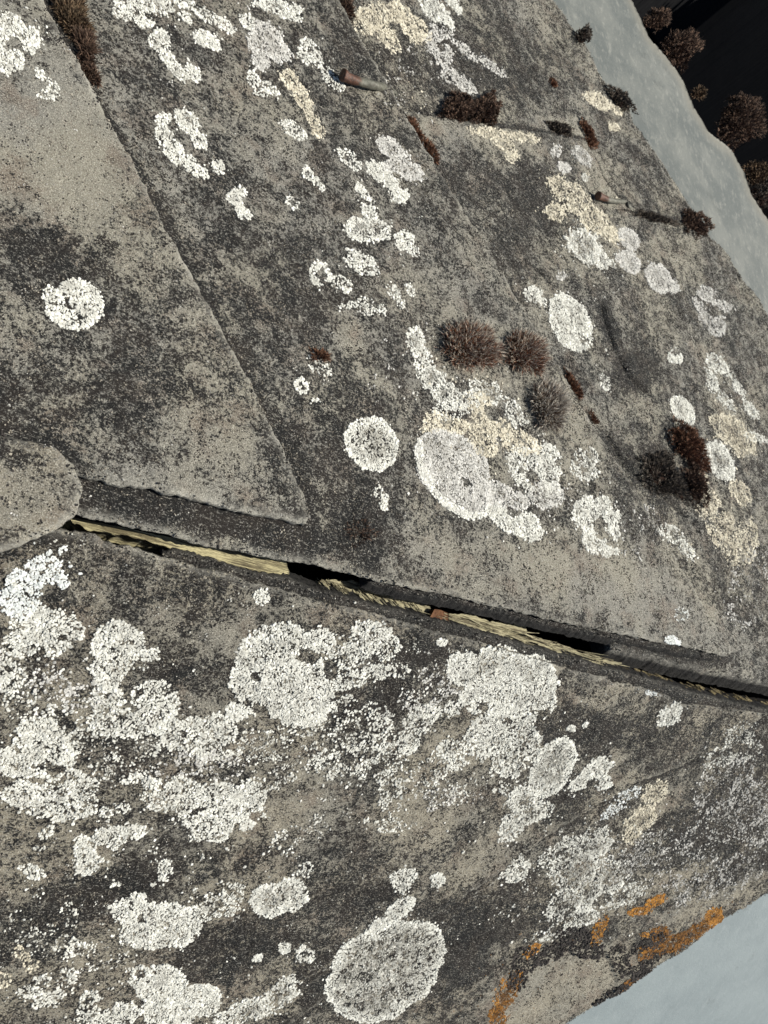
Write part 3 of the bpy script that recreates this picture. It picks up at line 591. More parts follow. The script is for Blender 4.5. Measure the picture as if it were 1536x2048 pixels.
lu('tiny granular lichen beside the long crack of the ridged slab', 'w', [(1210,765,9,18,-20)], dens=.6)
lu('tiny dark speckled lichen above the small round one', 'g', [(1122,552,11,9)], dens=.7)
lu('pale bluish white blotch on the lower rim of the middle slab', 'b', [(1342,1280,14,9,10),(1354,1287,8,7)], solid=1., rough=.3, size=.8)
lu('faint bluish star shaped blotch near the slab point', 'b', [(1362,1228,14,13)], dens=.35, size=.7)
# ---- lower slope
ll('large pale lichen at the left, nearest to the rounded corner slab', 'b', [(85,1150,38,42,0),(50,1175,40,40,0),(20,1200,34,30),(125,1165,14,10),(40,1215,34,22)], [(102,1172,20,18,0)], solid=.3)
ll('wide white lichen below the pale one at the left, with two lobes', 'w', [(85,1260,66,44,0),(140,1255,24,28,0),(50,1285,44,30,0),(105,1290,36,22,0)], [(45,1222,8,14,0),(122,1275,10,8)], solid=.2)
ll('fan shaped white lichen with a stalk in the left part', 'w', [(235,1290,56,48,0),(215,1345,34,38,0),(225,1335,32,30,0),(295,1310,22,10,-10)], [(228,1318,7,9),(262,1348,10,14)], solid=.5, rough=.6)
ll('white lichen cut by the left frame edge beside the brown hollow', 'w', [(15,1350,34,38,0),(-5,1330,30,34)], [(30,1312,22,9,20)], dens=.9)
ll('scattered grey and white crust between the left lobes and the fan', 'g', [(95,1360,38,30,0),(150,1390,60,28,0),(190,1380,36,18,0)], [(105,1410,22,10),(180,1385,12,8)], dens=.65, fade=1)
ll('broken white crust lying left under the scattered grey one', 'w', [(40,1415,44,20,10),(120,1430,40,22,10)], dens=.6, fade=1)
ll('broad bright white crust at the left, half way down the lower slope', 'w', [(85,1480,58,44,0),(60,1520,70,36,0),(110,1510,50,40,0)], [(110,1540,36,9,10)], solid=.3)
ll('white lichen under the broad bright crust, near the thin groove', 'w', [(140,1590,58,48,0),(50,1590,50,30,0),(100,1620,46,22,0)], [(140,1598,7,6)], solid=.1, dens=.9)
ll('small white frill between the groove and the lobed crust', 'w', [(205,1625,24,12,-10),(245,1615,16,12,-20)], dens=.7)
ll('white crust with fan lobes in the middle left', 'w', [(310,1400,46,38,0),(215,1400,36,30,0),(240,1445,60,30,0),(290,1440,50,26,10)], [(275,1385,10,12)], dens=.85)
ll('low white lichen ridge joining the middle left crust to the great one', 'w', [(375,1470,56,36,0),(335,1450,30,22,0),(440,1460,34,36,0),(410,1500,44,22,0)], [(372,1468,12,10)], dens=.9)
ll('great rounded white lichen, the largest on the lower slope', 'w', [(560,1330,88,86,0),(540,1360,80,76,0),(590,1390,80,56,0),(640,1290,32,36,0),(475,1420,26,22,-30),(600,1430,50,22)], [(625,1312,30,12,10),(655,1330,12,20,-20),(512,1352,8,7),(520,1425,30,10,30)], solid=.55, rough=.45)
ll('white branching lichen right of the great rounded one', 'w', [(735,1270,38,30,0),(760,1290,38,30,0),(700,1310,30,26,0),(775,1275,18,18)], [(740,1320,24,8)], dens=.9)
ll('white curved crust arm below the branching one', 'w', [(700,1360,40,18,-20),(750,1345,40,14,0),(770,1340,24,12)], dens=.8)
ll('granular white crust right under the great rounded lichen', 'w', [(660,1440,52,22,-25),(690,1410,24,16,-40),(620,1455,50,18)], dens=.65, fade=1)
ll('wide granular white field below the dark slanting hollow', 'w', [(745,1450,44,44,0),(740,1510,70,50,0),(700,1480,40,30,0),(780,1570,28,26,0),(660,1530,40,30)], [(700,1520,20,12),(735,1430,6,16)], dens=.62, fade=.9)
ll('slanting white crust between the granular field and the bright splash', 'w', [(840,1440,44,26,-40),(815,1480,26,26,-20),(860,1425,20,16)], dens=.85)
ll('small oval crust below the tan bare patch', 'w', [(905,1500,30,24,0),(915,1525,18,12)], dens=.7)
ll('bright white splash of lichen touching the dark slab edge near the middle', 'w', [(930,1335,38,34,0),(1000,1330,50,40,10),(1060,1350,56,42,10),(1000,1390,70,40,0),(955,1400,36,26,0),(1080,1390,30,30)], [(968,1415,14,10)], solid=.3, rough=.5)
ll('white granular lichen hanging below the bright splash', 'w', [(1010,1470,64,52,0),(960,1480,30,40,0),(1060,1480,22,40,0),(1010,1530,36,26,0),(1030,1430,50,22)], [(1010,1440,14,8)], solid=0., dens=.88)
ll('oval white lichen slanting up right of the granular one', 'w', [(1105,1535,66,38,-58)], solid=.3, rough=.35, dens=.95)
ll('small slanting fan lichen next to the slanting oval', 'w', [(1165,1560,34,14,-45),(1200,1535,26,20,-30),(1205,1565,20,18)], [(1185,1565,12,8)], solid=.2)
ll('white slanting lichen below the slanting oval', 'w', [(1045,1600,30,26,-30),(1025,1650,40,22,-60),(1060,1625,30,20,-30)], dens=.85)
ll('loose white crumbs around the slanting ovals', 'w', [(1020,1580,22,14),(1085,1620,22,14,-30)], dens=.5)
ll('small white lichen near the thin end of the ridge gap', 'w', [(1338,1432,24,18,-30),(1350,1420,18,12,-40)], solid=.1)
ll('pale streaky lichen near the right frame edge', 'w', [(1480,1470,40,24,-40),(1450,1510,44,20,-30),(1500,1500,26,20)], dens=.5, fade=1)
ll('pale bluish smear on the rim under the ridge gap', 'b', [(1302,1387,14,5,10)], dens=.7, size=.7)
ll('small round white lichen just below the ridge gap at left of centre', 'w', [(522,1193,17,15,0)], solid=.5, rough=.6)
ll('small white lichen between the bright splash and the dark slab edge', 'w', [(885,1284,11,8)], solid=.5)
ll('mixed crumbs of white lichen with yellow flecks at the middle', 'g', [(870,1360,36,28,0),(840,1400,40,22,0),(900,1400,24,22)], dens=.5, fade=1)
ll('small frilly lichen above the tan bare patch', 'w', [(902,1416,16,18)], dens=.85)
ll('hooked white lichen with a raised rim left on the lower slope', 'w', [(225,1675,58,24,-15),(175,1690,26,20,-20),(170,1725,28,28,-50),(190,1710,20,18)], [(205,1700,14,16)], solid=.3)
ll('lumpy white crust in the lower left middle', 'w', [(370,1590,50,36,0),(330,1600,52,24,0),(440,1600,46,36,0),(420,1650,52,34,0),(300,1560,28,12,20)], [(315,1625,20,8),(410,1560,24,8)], solid=.1, dens=.9)
ll('white crust joined to the lumpy one on its right', 'w', [(505,1590,30,34,-20),(480,1610,26,30)], [(470,1622,10,6)], dens=.9)
ll('tiny oval lichen below the lumpy crust', 'w', [(493,1650,15,10,-20)], solid=.7)
ll('small twisted white lichen above the low spread one', 'w', [(330,1735,14,16),(325,1755,10,10),(310,1768,8,5)], solid=.3)
ll('small frayed white lichen at far left under the groove', 'w', [(92,1665,18,12,-30),(80,1695,12,6)], dens=.8)
ll('small frayed white lichen by the dark hollow at far left', 'w', [(60,1740,30,13,15),(75,1750,20,9)], dens=.75)
ll('spread white lichen low in the left half', 'w', [(290,1840,56,36,0),(260,1810,36,16,-20),(350,1850,48,44,-20),(300,1870,70,26,0)], [(285,1835,9,9)], solid=.2)
ll('thin slanting white crust right of the spread lichen', 'w', [(430,1815,48,22,-15),(465,1785,22,26,-30)], dens=.72)
ll('compact oval white lichen with fan ribs low in the middle', 'w', [(540,1800,40,34,-10),(580,1790,36,34,-20)], solid=.65, rough=.4)
ll('loose crumbs above the compact oval lichen', 'w', [(600,1750,22,12,-30),(610,1735,16,10)], dens=.4)
ll('tiny white lichen dot, left of the two below the compact oval', 'w', [(515,1915,10,7,-20)], solid=.9)
ll('tiny white lichen dot, middle one below the compact oval', 'w', [(569,1896,12,11)], solid=.5)
ll('small ring of white lichen right of the tiny dots', 'w', [(610,1908,17,17)], [(608,1908,7,6)], dens=.9)
ll('large heart like white lichen near the bottom frame edge', 'w', [(325,1975,58,46,20),(395,2000,48,34,-10),(340,2020,60,34,0),(290,1960,30,30)], [(280,1948,7,7)], solid=.4, rough=.5)
ll('slanting white lichen at the bottom right of the heart like one', 'w', [(560,1990,44,24,-50),(500,2020,54,22,-20),(460,2040,40,18)], dens=.85)
ll('broken white lichen at the bottom frame edge left of the heart like one', 'w', [(180,2020,26,36,10),(235,2025,44,24,0),(170,2045,30,16)], [(210,2005,16,12)], dens=.8)
ll('small curled white lichen near the bottom left corner', 'w', [(95,2000,34,16,-20),(60,1985,26,14,0),(85,1960,20,9)], dens=.65)
ll('sparse pale crumbs near the bottom left corner', 'c', [(45,1910,26,12,50),(10,1960,14,20),(60,1930,16,10)], dens=.55)
ll('sparse white streaks at the left frame edge low down', 'w', [(45,1800,44,20,-30),(30,1850,40,18),(80,1830,20,30)], dens=.33, fade=1)
ll('crumbly white patch between the streaks and the spread lichen', 'w', [(140,1830,18,26,-20),(165,1900,34,14,-20),(160,1935,26,10)], dens=.5, fade=1)
ll('very large granular grey white lichen at the bottom centre', 'w', [(770,1940,108,84,-10),(800,1900,84,60,0),(740,1985,84,60,0),(700,1975,50,50),(840,1900,50,60)], solid=.2, rough=.4, dens=.93)
ll('bumpy white lichen just above the very large one', 'w', [(800,1815,34,18,-30),(760,1850,26,16,-30),(750,1872,12,10)], solid=.3)
ll('oval cream white lichen above the bumpy one', 'w', [(803,1758,22,24,-20),(815,1750,18,16)], solid=.1, dens=.85)
ll('small roundish white lichen right of the oval cream one', 'w', [(875,1761,15,16)], dens=.85)
ll('small slanting lichen among dark crust in the lower middle', 'w', [(1035,1740,28,20,-35),(1020,1752,20,10)], [(1040,1738,8,6)], dens=.8)
ll('large snowy granular lichen right of the lower middle', 'w', [(1150,1740,52,44,-30),(1130,1700,46,22,-30),(1170,1785,30,40,0),(1190,1690,40,30,-40),(1215,1750,34,36,-20)], dens=.75, fade=.5)
ll('thin snowy crumbs below the large granular lichen', 'w', [(1130,1810,44,30,-20),(1115,1860,40,16,-20),(1170,1830,24,20),(1250,1790,44,18,-20)], dens=.55, fade=.6)
ll('cream lichen strip under the thin slab line at right', 'c', [(1310,1585,30,18,-30),(1280,1640,36,22,-40),(1262,1670,26,14,-40)], dens=.75)
ll('pale granular lichen scatter at the right frame edge', 'g', [(1390,1680,36,30,-30),(1450,1640,60,40,-30),(1400,1730,40,30,-20),(1500,1600,44,50,0)], dens=.38, fade=1)
ll('grey lichen scatter above the sheet corner at right', 'g', [(1390,1780,50,26,-20),(1480,1740,50,30,-20),(1330,1760,30,20)], dens=.4, fade=1)
ll('pale crumbs along the slab line at lower right', 'b', [(1255,1590,32,12,-20),(1225,1620,30,10,-30)], dens=.5)
ll('little white lichen dot on the dark patch, right one of two', 'w', [(1170,1450,9,6,-40)], solid=1.)
ll('little white lichen dot on the dark patch, left one of two', 'w', [(1142,1457,9,7)], solid=1.)
ll('scattered small crumbs right above the compact middle', 'w', [(590,1670,44,20,-20),(640,1650,24,26,-30),(560,1700,24,12)], dens=.35, fade=.8)
ll('scattered crumbs on the olive brown ground', 'w', [(780,1650,34,16,0),(740,1650,20,14)], dens=.45, fade=.8)
ll('faint grey crumbs along the dark diagonal in the lower middle', 'g', [(870,1600,44,22,-20),(950,1600,26,14)], dens=.35, fade=.8)
ll('thin granular crust between the great rounded lichen and the lumpy crust', 'w', [(520,1490,60,34,-10),(600,1520,60,30,-20),(560,1560,50,20,-20)], dens=.42, fade=1)
ll('thin granular crust filling the middle left between the fan and the broad bright crust', 'w', [(200,1480,70,40,0),(280,1500,60,34,0),(230,1540,60,26,0)], dens=.42, fade=1)
ll('pinkish white granular crust below the low ridge', 'g', [(370,1530,80,26,-10),(450,1540,40,26)], dens=.5, fade=1)
ll('ragged white crust under the granular field', 'w', [(860,1540,50,30,-20),(800,1600,50,22,-20),(900,1590,40,18,-20)], dens=.36, fade=1)
ll('broken pale crust near the bottom left, above the curled one', 'w', [(90,1880,60,30,0),(130,1960,30,26,0),(250,1930,40,24,0)], dens=.35, fade=1)
ll('grey granular crust at the right frame edge below the gap end', 'g', [(1450,1570,70,40,-30),(1510,1640,40,50,0)], dens=.4, fade=1)
ll('grey granular crust between the cream strip and the roof edge', 'g', [(1300,1700,60,36,-30),(1240,1730,30,40,0)], dens=.35, fade=1)
ll('pale crust specks in the dark hollow right of the great lichen', 'w', [(830,1380,40,20,-20),(800,1340,26,14)], dens=.3, fade=1)
lu('faint granular crust at the right frame edge below the oval', 'g', [(1500,1150,36,50,30),(1490,1220,40,30)], dens=.3, fade=1)
lu('faint granular crust between the ring like lichen and the tan crust', 'g', [(1300,1040,40,26,30),(1270,1090,30,20)], dens=.22, fade=1)
lu('faint grey crust right of the big cream crust near the nail', 'g', [(830,130,40,40,30),(790,180,30,26)], dens=.22, fade=1)
lu('sparse white flecks above the central disc', 'g', [(790,700,30,40,0),(760,780,40,30)], dens=.10, fade=1)
def lo_(label, ty, B, Nn=(), **kw): return lichen(label, 'L', ty, B, Nn, name='orange_lichen', cat='orange lichen', group=GO, **kw)
lo_('small bright orange lichen streak above the brownish roof edge crust', 'o', [(1280,1822,24,9,-10),(1310,1803,24,10,-30)], dens=.8, size=.9, rough=1.5)
lo_('fan shaped orange lichen at the roof edge above the blue sheet', 'o', [(1428,1833,20,18,-20)], solid=.6, size=.8, rough=.8, dens=.9)
lo_('rusty orange crust running along the roof edge', 'r', [(1385,1868,40,14,-30),(1345,1888,34,16,-25),(1320,1870,18,18),(1410,1850,26,12,-30),(1300,1905,22,12,-30)], size=.9, dens=.95, rough=1.3, fade=.6)
lo_('orange brown lichen standing upright between dark crusts', 'o', [(1205,1845,12,16,20),(1192,1875,12,20,10)], dens=.6, size=.8, rough=1.5, fade=.8)
lo_('small golden lichen at the upper rim of the bare grey flake', 'o', [(1066,1900,20,9,-35)], solid=.3, size=.8)
lo_('long orange rimmed lichen along the left rim of the bare grey flake', 'r', [(1012,1990,16,48,25),(995,2030,18,24,20)], dens=.8, size=.8, rough=1.5, fade=.8)
lo_('thin bright orange rim beside the long brownish lichen', 'o', [(997,1985,7,34,25),(985,2025,7,26,15),(1040,1945,6,10,20)], dens=.4, size=.8, rough=1.5, fade=.8)
lo_('rust brown crust on the roof edge nearest the bottom', 'r', [(1262,1968,22,10,-30),(1250,1985,14,7,-40)], solid=.6, size=.8)
lo_('small orange dot on the grey strip, upper of two', 'o', [(1290,1870,8,6)], dens=.9, size=.8)
lo_('small orange dot on the grey strip, lower of two', 'o', [(1288,1898,9,7)], dens=.9, size=.8)
def lk(label, B, **kw): return lichen(label, 'L', 'k', B, name='black_crust', cat='black lichen', group='black crusts round the bare grey flake', **kw)
lk('knobbly black crust above the bare grey flake', [(1170,1895,40,20,20),(1100,1905,34,16,-30),(1150,1870,34,14)], size=1.3, height=1.6, dens=.8)
lk('black crust left of the bare grey flake', [(1050,1920,26,26,-40),(1035,1960,14,22,20)], size=1.2, height=1.5, dens=.7)
lk('black crust on the strip between flake and roof edge', [(1240,1920,20,30,-10),(1300,1885,36,14,-25),(1290,1925,40,9,-30)], size=1.2, height=1.5, dens=.6)
lk('black ragged crust hanging over the roof edge', [(1230,1985,34,9,-30),(1280,1950,26,8,-30),(1200,2003,18,6,-30)], size=1.3, height=1.5, dens=.8)
# fine dust of lichen grains over both slopes: nobody could count it
ALLU = [(700,300,900,800),(900,900,900,700)]; ALLL = [(500,1700,900,700),(1300,1600,500,500)]
lichen('fine pale lichen grains dusted over the upper slabs', 'U', 'g', ALLU, name='lichen_grains', cat='lichen grains', kind='stuff', dens=.0, size=.55, height=1.2, fade=.30)
lichen('fine pale lichen grains dusted over the lower slabs', 'L', 'w', ALLL, name='lichen_grains', cat='lichen grains', kind='stuff', dens=.0, size=.8, fade=.55, height=1.)
lichen('fine black crust grains over the upper slabs', 'U', 'k', ALLU, name='black_grains', cat='black crust', kind='stuff', dens=.12, size=.6, height=1.6, fade=.5)
lichen('fine black crust grains over the lower slabs', 'L', 'k', ALLL, name='black_grains', cat='black crust', kind='stuff', dens=.12, size=.6, height=1.6, fade=.5)
lichen('fine grey brown grit standing out of the upper slabs', 'U', 's', ALLU, name='stone_grit', cat='grit', kind='stuff', dens=.11, size=.6, height=1.5, fade=.3)
lichen('fine brown grit standing out of the lower slabs', 'L', 's', ALLL, name='stone_grit', cat='grit', kind='stuff', dens=.11, size=.6, height=1.5, fade=.3)
# ------------------------------------------------------------------ moss cushions: dark body plus thousands of leafy shoots, some ending in grey hair points
def moss_mat(name, dk, md, tip, tipk=.5):
    mm, t, p = mat(name); g = G(t); r = g.geo.outputs['Random Per Island']
    c = g.mix(g.ss(r, .1, .95), dk, md); c = g.mix(g.m('MULTIPLY', g.ss(g.attr('tip'), tipk, 1.), g.ss(r, .2, .5, .55, 1)), c, tip)
    g.l(c, p.inputs['Base Color']); p.inputs['Roughness'].default_value = .85; p.inputs['Specular IOR Level'].default_value = .2; return mm
MM = {'red': moss_mat('moss_red', (.05, .020, .014), (.22, .095, .05), (.64, .60, .50), .5),
      'grey': moss_mat('moss_grey', (.06, .035, .028), (.20, .14, .095), (.66, .63, .55), .35),
      'brown': moss_mat('moss_brown', (.026, .018, .014), (.14, .085, .058), (.24, .165, .12), .7),
      'rust': moss_mat('moss_rust', (.05, .026, .016), (.20, .095, .055), (.26, .17, .11), .75),
      'green': moss_mat('moss_olive', (.025, .016, .010), (.15, .095, .055), (.26, .20, .13), .7),
      'black': moss_mat('moss_black', (.022, .018, .014), (.12, .098, .078), (.20, .17, .14), .7)}
MB = simple('moss_body', (.022, .013, .010), .95)
def moss(label, side, px, py, rx, ry, ang, hgt, kind, n, L=.004, wd_=.00025, h0=None, spread=.5, seed=0, cat='moss cushion', group='moss cushions and tufts on the roof', irr=None):
    if irr is None: irr = .42 if kind in ('red', 'grey') else .75
    r = np.random.default_rng(seed+500)
    if h0 is None: u0, v0, h = hit(side, px, py)
    else: h = h0; u0, v0 = at(side, px, py, h0)
    a = math.radians(ang); ex = np.array(at(side, px+rx*math.cos(a), py+ry*0+rx*math.sin(a), h))-(u0, v0); ey = np.array(at(side, px-ry*math.sin(a), py+ry*math.cos(a), h))-(u0, v0)
    root = empty('moss_tuft' if cat != 'moss cushion' else 'moss_cushion', w(uvh(side, u0, v0, h)), label, cat, group)
    # body
    NU, NV = 22, 9; V = [uvh(side, u0, v0, h+hgt*.85)]
    for j in range(1, NV+1):
        ph = j/NV*math.pi/2
        for i in range(NU):
            th = i/NU*2*math.pi; q = (ex*math.cos(th)+ey*math.sin(th))*math.sin(ph)*.74*(1+.7*irr*fbm(np.array([2*math.cos(th)+seed]), np.array([2*math.sin(th)]), seed, 2)[0])
            V.append(uvh(side, u0+q[0], v0+q[1], h-.001+hgt*.85*math.cos(ph)))
    Fc = [[0, 1+i, 1+(i+1) % NU] for i in range(NU)]+[[1+(j-1)*NU+i, 1+j*NU+i, 1+j*NU+(i+1) % NU, 1+(j-1)*NU+(i+1) % NU] for j in range(1, NV) for i in range(NU)]
    if hgt > .0015: meshobj('cushion_body', w(np.array(V)), Fc, MB, root)
    # shoots
    th = r.uniform(0, 2*math.pi, n); sp_ = np.sqrt(r.uniform(0, 1, n)); 
    q = (ex[None]*np.cos(th)[:, None]+ey[None]*np.sin(th)[:, None])*sp_[:, None]*(1+irr*fbm(2.2*np.cos(th)+seed, 2.2*np.sin(th), seed, 3)+irr*.5*fbm(7*np.cos(th)+seed, 7*np.sin(th), seed+5, 2))[:, None]
    cz = np.sqrt(np.clip(1-sp_**2, 0, 1)); lump = 1+(.25 if irr < .5 else .6)*fbm((u0+q[:, 0])*260, (v0+q[:, 1])*260, seed+4, 2)
    base = uvh(side, u0+q[:, 0], v0+q[:, 1], h+hgt*cz*.8*lump)
    rad = math.hypot(*ex)*.5+math.hypot(*ey)*.5
    d = uvh(side, q[:, 0]/rad*1.0, q[:, 1]/rad, cz*1.0+.25)-R0; d = d+r.normal(0, spread, d.shape); d /= np.linalg.norm(d, axis=1)[:, None]
    sd = np.cross(d, r.normal(0, 1, d.shape)); sd /= np.linalg.norm(sd, axis=1)[:, None]
    LL = L*r.uniform(.5, 1.3, n); ww = wd_*r.uniform(.6, 1.4, n); bend = np.cross(d, sd)*(r.normal(0, .25, n)*LL)[:, None]
    P = []; tp = []
    for f, wf in ((0, 1.), (.4, .9), (.75, .5), (1., .08)):
        c = base+d*(LL*f)[:, None]+bend*(f*f)
        P += [c-sd*(ww*wf)[:, None], c+sd*(ww*wf)[:, None]]; tp += [f, f]
    V = np.stack(P, 1).reshape(-1, 3); T = np.array([[0, 1, 3, 2], [2, 3, 5, 4], [4, 5, 7, 6]]); T = (T[None]+(np.arange(n)*8)[:, None, None]).reshape(-1, 4)
    meshobj('leafy_shoots', w(V), T, MM[kind], root, attrs=dict(tip=np.tile(tp, n)), smooth=False)
    return root
moss('round reddish brown moss cushion with grey hair tips, left one of the pair', 'U', 937, 698, 50, 41, 15, .008, 'red', 3000, L=.0078, wd_=.00022, seed=1)
moss('reddish brown moss cushion with grey hair tips, right one of the pair', 'U', 1045, 706, 41, 34, 30, .0075, 'red', 2400, L=.0072, wd_=.00022, seed=2)
moss('greyer hairy moss cushion below the reddish pair', 'U', 1094, 815, 30, 37, 0, .007, 'grey', 2200, L=.0078, wd_=.00022, seed=3)
moss('brown granular moss clump, left half of the twin in the long crack', 'U', 915, 222, 34, 26, 10, .009, 'brown', 3200, L=.0028, wd_=.00045, seed=4)
moss('brown granular moss clump, right half of the twin in the long crack', 'U', 968, 224, 31, 30, 20, .010, 'brown', 3200, L=.0028, wd_=.00045, seed=5)
moss('small dark moss lump in the long crack right of the twin clumps', 'U', 1118, 260, 24, 9, 20, .005, 'black', 1200, L=.0025, wd_=.0005, seed=6)
moss('rusty moss strip where the long crack ends', 'U', 1173, 262, 26, 6, 60, .003, 'rust', 700, L=.003, wd_=.0004, seed=7, cat='moss')
moss('tiny rusty moss tuft at the foot of the long crack end', 'U', 1180, 288, 12, 8, 0, .003, 'rust', 400, L=.003, wd_=.0004, seed=8, cat='moss')
moss('reddish moss strip in the joint below the bent nail, upper piece', 'U', 828, 262, 26, 9, 58, .002, 'rust', 900, L=.0032, wd_=.0003, seed=9, cat='moss')
moss('reddish moss strip in the joint below the bent nail, lower piece', 'U', 858, 302, 22, 8, 60, .002, 'rust', 700, L=.0032, wd_=.0003, seed=10, cat='moss')
moss('small rusty moss strip in the joint between the hairy cushions and the ridged slab', 'U', 1146, 774, 26, 7, 62, .002, 'rust', 700, L=.003, wd_=.0003, seed=11, cat='moss')
moss('tiny rusty moss spot further down the same joint', 'U', 1186, 838, 14, 5, 60, .001, 'rust', 250, L=.0025, wd_=.0003, seed=12, cat='moss')
moss('brown moss mass filling the joint at the top left', 'U', 140, 30, 52, 26, 62, .004, 'green', 3800, L=.0042, wd_=.00022, seed=13, cat='moss')
moss('reddish brown lower end of the moss in the top left joint', 'U', 168, 92, 40, 17, 68, .003, 'brown', 1900, L=.0042, wd_=.00022, seed=14, cat='moss')
moss('dark moss knot closing the top left joint', 'U', 182, 148, 22, 10, 60, .002, 'brown', 700, L=.003, wd_=.0003, seed=15, cat='moss')
moss('rusty brown moss crest near the right, above the dark flat moss', 'U', 1372, 895, 52, 22, 62, .012, 'rust', 3400, L=.004, wd_=.0003, seed=16)
moss('dark flat moss mat behind the rusty crest', 'U', 1330, 955, 62, 32, 50, .005, 'black', 3600, L=.003, wd_=.0004, seed=17)
moss('brown moss below the rusty crest', 'U', 1385, 968, 44, 20, 75, .009, 'brown', 2400, L=.003, wd_=.00035, seed=18)
moss('dark brown moss lumps at the roof edge right of the second nail', 'U', 1384, 450, 34, 22, 35, .009, 'brown', 2600, L=.003, wd_=.00045, seed=19)
moss('thin dark moss line between the second nail and the roof edge', 'U', 1310, 438, 50, 7, 14, .003, 'black', 1200, L=.003, wd_=.0004, seed=20, cat='moss')
moss('small black moss knob standing out from the far roof edge', 'U', 1163, 74, 14, 17, 0, .008, 'black', 900, L=.0025, wd_=.0005, seed=21)
moss('black ragged crust of moss hanging at the far roof edge', 'U', 1238, 200, 34, 12, 50, .006, 'black', 1500, L=.003, wd_=.0005, seed=22)
moss('tiny dark moss speck on the grey slab near the top', 'U', 1106, 168, 10, 5, 55, .002, 'rust', 250, L=.002, wd_=.0004, seed=23, cat='moss')
moss('dark brown moss in the joint at the top edge beside the cream crust', 'U', 690, 12, 26, 9, 60, .003, 'brown', 800, L=.003, wd_=.0003, seed=24, cat='moss')
moss('dark reddish low moss patch below the small white lichen', 'U', 722, 1066, 34, 24, 20, .0006, 'brown', 450, L=.0022, wd_=.0002, seed=25, cat='moss')
moss('brown pinch of moss in the scruffy tuft above the small oval lichen', 'U', 640, 712, 16, 9, 20, .0015, 'rust', 500, L=.0028, wd_=.0002, seed=26, cat='moss')
EB = 'moss balls growing along the dark side of the pale ledge'
moss('large brown moss ball in the shade beyond the pale ledge', 'U', 1468, 243, 40, 46, 0, .026, 'brown', 7500, L=.005, wd_=.0006, h0=-.045, seed=31, group=EB)
moss('dim moss clump beside the upper part of the pale ledge', 'U', 1352, 98, 32, 34, 0, .02, 'brown', 4200, L=.005, wd_=.0006, h0=-.045, seed=32, group=EB)
moss('smaller dim moss knob above the clump by the pale ledge', 'U', 1308, 42, 22, 20, 0, .014, 'brown', 2400, L=.004, wd_=.0006, h0=-.045, seed=33, group=EB)
moss('tiny golden moss sprig on the rim of the pale ledge', 'U', 1394, 190, 12, 10, 0, .008, 'green', 700, L=.004, wd_=.0005, h0=-.035, seed=34, group=EB)
moss('dark olive moss clump at the right frame edge beyond the ledge', 'U', 1525, 355, 40, 20, 10, .018, 'green', 2600, L=.005, wd_=.0006, h0=-.045, seed=35, group=EB)
moss('black moss clump under the olive one at the right frame edge', 'U', 1522, 392, 34, 24, 20, .016, 'black', 1600, L=.005, wd_=.0006, h0=-.045, seed=36, group=EB)
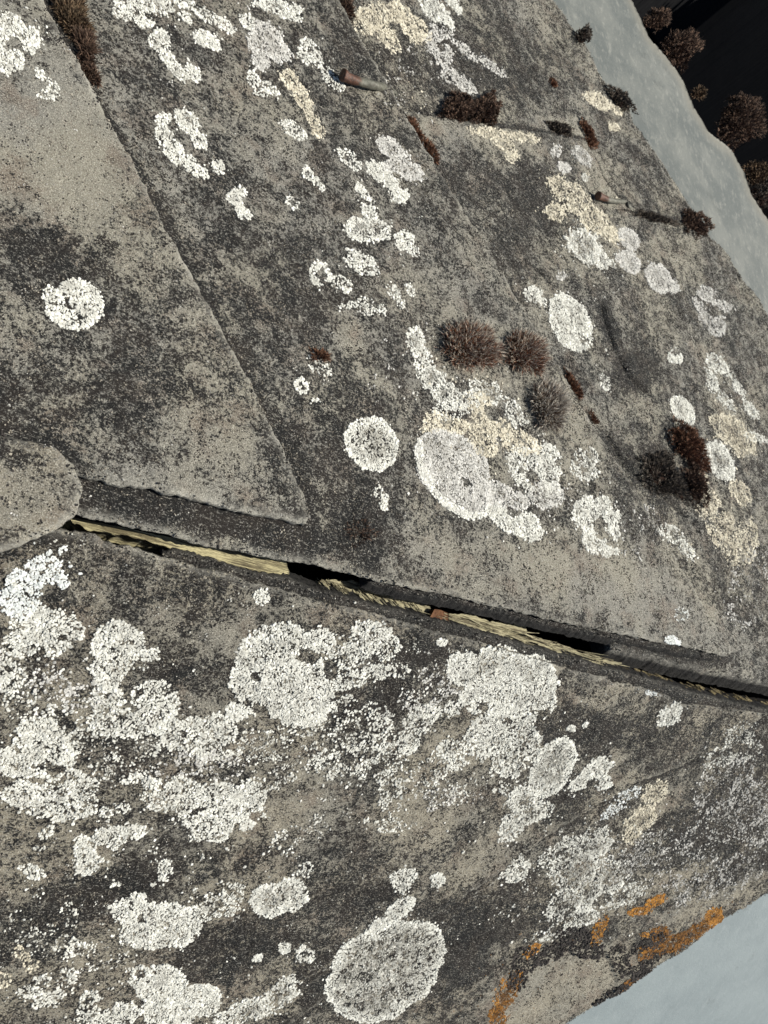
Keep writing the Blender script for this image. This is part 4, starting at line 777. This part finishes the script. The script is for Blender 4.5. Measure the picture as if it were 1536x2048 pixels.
# ------------------------------------------------------------------ two bent nails
def nail_mat():
    mm, t, p = mat('nail_metal'); g = G(t)
    c = g.mix(g.ss(g.noise(500, 4, .7), .35, .65), (.060, .056, .042), (.125, .125, .10))
    rust = g.mix(g.ss(g.noise(700, 4, .7), .35, .65), (.028, .013, .008), (.10, .042, .023))
    c = g.mix(g.ss(g.m('ADD', g.attr('rust'), g.m('MULTIPLY', g.m('SUBTRACT', g.noise(350, 4, .7), .5), .6)), .38, .62), c, rust)
    g.l(c, p.inputs['Base Color']); p.inputs['Roughness'].default_value = .65; p.inputs['Metallic'].default_value = .15
    g.l(g.bump(g.noise(900, 5, .7), .6, .0005), p.inputs['Normal']); return mm
M_nail = nail_mat()
def nail(label, pts, side='U'):
    # pts: (px, py, height above slab, radius px, rust)
    P = []; R_ = []; ru = []
    s0 = scale_at(side, pts[0][0], pts[0][1])
    for px, py, hh, rp, rs in pts:
        u, v, h = hit(side, px, py); u, v = at(side, px, py, h+hh); P.append(uvh(side, u, v, h+hh)); R_.append(rp*.78*s0); ru.append(rs)
    P = np.array(P); R_ = np.array(R_); ru = np.array(ru)
    t = np.linspace(0, len(P)-1, 34); Q = []; RR = []; RU = []
    for x in t:
        i = min(int(x), len(P)-2); f = x-i; p0 = P[max(i-1, 0)]; p1 = P[i]; p2 = P[i+1]; p3 = P[min(i+2, len(P)-1)]
        Q.append(.5*((2*p1)+(-p0+p2)*f+(2*p0-5*p1+4*p2-p3)*f*f+(-p0+3*p1-3*p2+p3)*f**3)); RR.append(R_[i]*(1-f)+R_[i+1]*f); RU.append(ru[i]*(1-f)+ru[i+1]*f)
    Q = np.array(Q); V = []; Fc = []; K = 14; at_ = []; up_ = PL[side][0]
    for i, c in enumerate(Q):
        d = nrm(Q[min(i+1, len(Q)-1)]-Q[max(i-1, 0)]); a = nrm(np.cross(d, up_)); b = np.cross(a, d)
        for k in range(K):
            ph = 2*math.pi*k/K; rr = RR[i]*(1+.07*math.sin(3*ph+i*.7)+.05*math.sin(i*1.9+k)); V.append(c+(a*math.cos(ph)+b*math.sin(ph))*rr); at_.append(RU[i])
    for i in range(len(Q)-1):
        for k in range(K): Fc.append([i*K+k, i*K+(k+1) % K, (i+1)*K+(k+1) % K, (i+1)*K+k])
    Fc.append(list(range((len(Q)-1)*K, len(Q)*K)))
    root = empty('bent_nail', w(Q[-1]), label, 'nail', 'old iron nails in the slabs')
    meshobj('shank', w(np.array(V)), Fc, M_nail, root, attrs=dict(rust=at_))
    # head: a hammered disc with a hollow
    d = nrm(Q[0]-Q[2]); a = nrm(np.cross(d, up_)); b = np.cross(a, d); V = []; Fc = []; r0 = R_[0]
    prof = [(.85, -2.2), (1.16, -.9), (1.24, -.3), (1.16, .05), (.75, .08), (.35, -.12)]
    for rr, z in prof:
        for k in range(20):
            ph = 2*math.pi*k/20; q = r0*rr*(1+.05*math.sin(2*ph+.5)+.04*math.sin(5*ph)); V.append(Q[0]+d*z*r0*.8+(a*math.cos(ph)+b*math.sin(ph))*q)
    for j in range(len(prof)-1):
        for k in range(20): Fc.append([j*20+k, j*20+(k+1) % 20, (j+1)*20+(k+1) % 20, (j+1)*20+k])
    Fc.append(list(range((len(prof)-1)*20, len(prof)*20)))
    meshobj('nail_head', w(np.array(V)), Fc, M_nail, root, attrs=dict(rust=[1.]*len(V)))
nail('rusty bent nail lying over the slab near the top, thick head to the left', [(685,149,.0062,12.,.95),(702,158,.0058,12,.75),(725,165,.0052,11,.35),(755,172,.0046,10.5,.35),(776,178,.0036,9.5,.1),(788,187,.0018,8,0.),(791,200,-.003,6.5,0.)])
nail('smaller bent nail with a reddish head near the far roof edge', [(1196,391,.0060,8.5,1.),(1205,395,.0055,8.5,1.),(1218,400,.0048,7,.3),(1235,403,.0040,6,.1),(1250,404,.0028,5.5,0),(1257,412,.0008,5,0),(1262,422,-.004,4.5,0)])
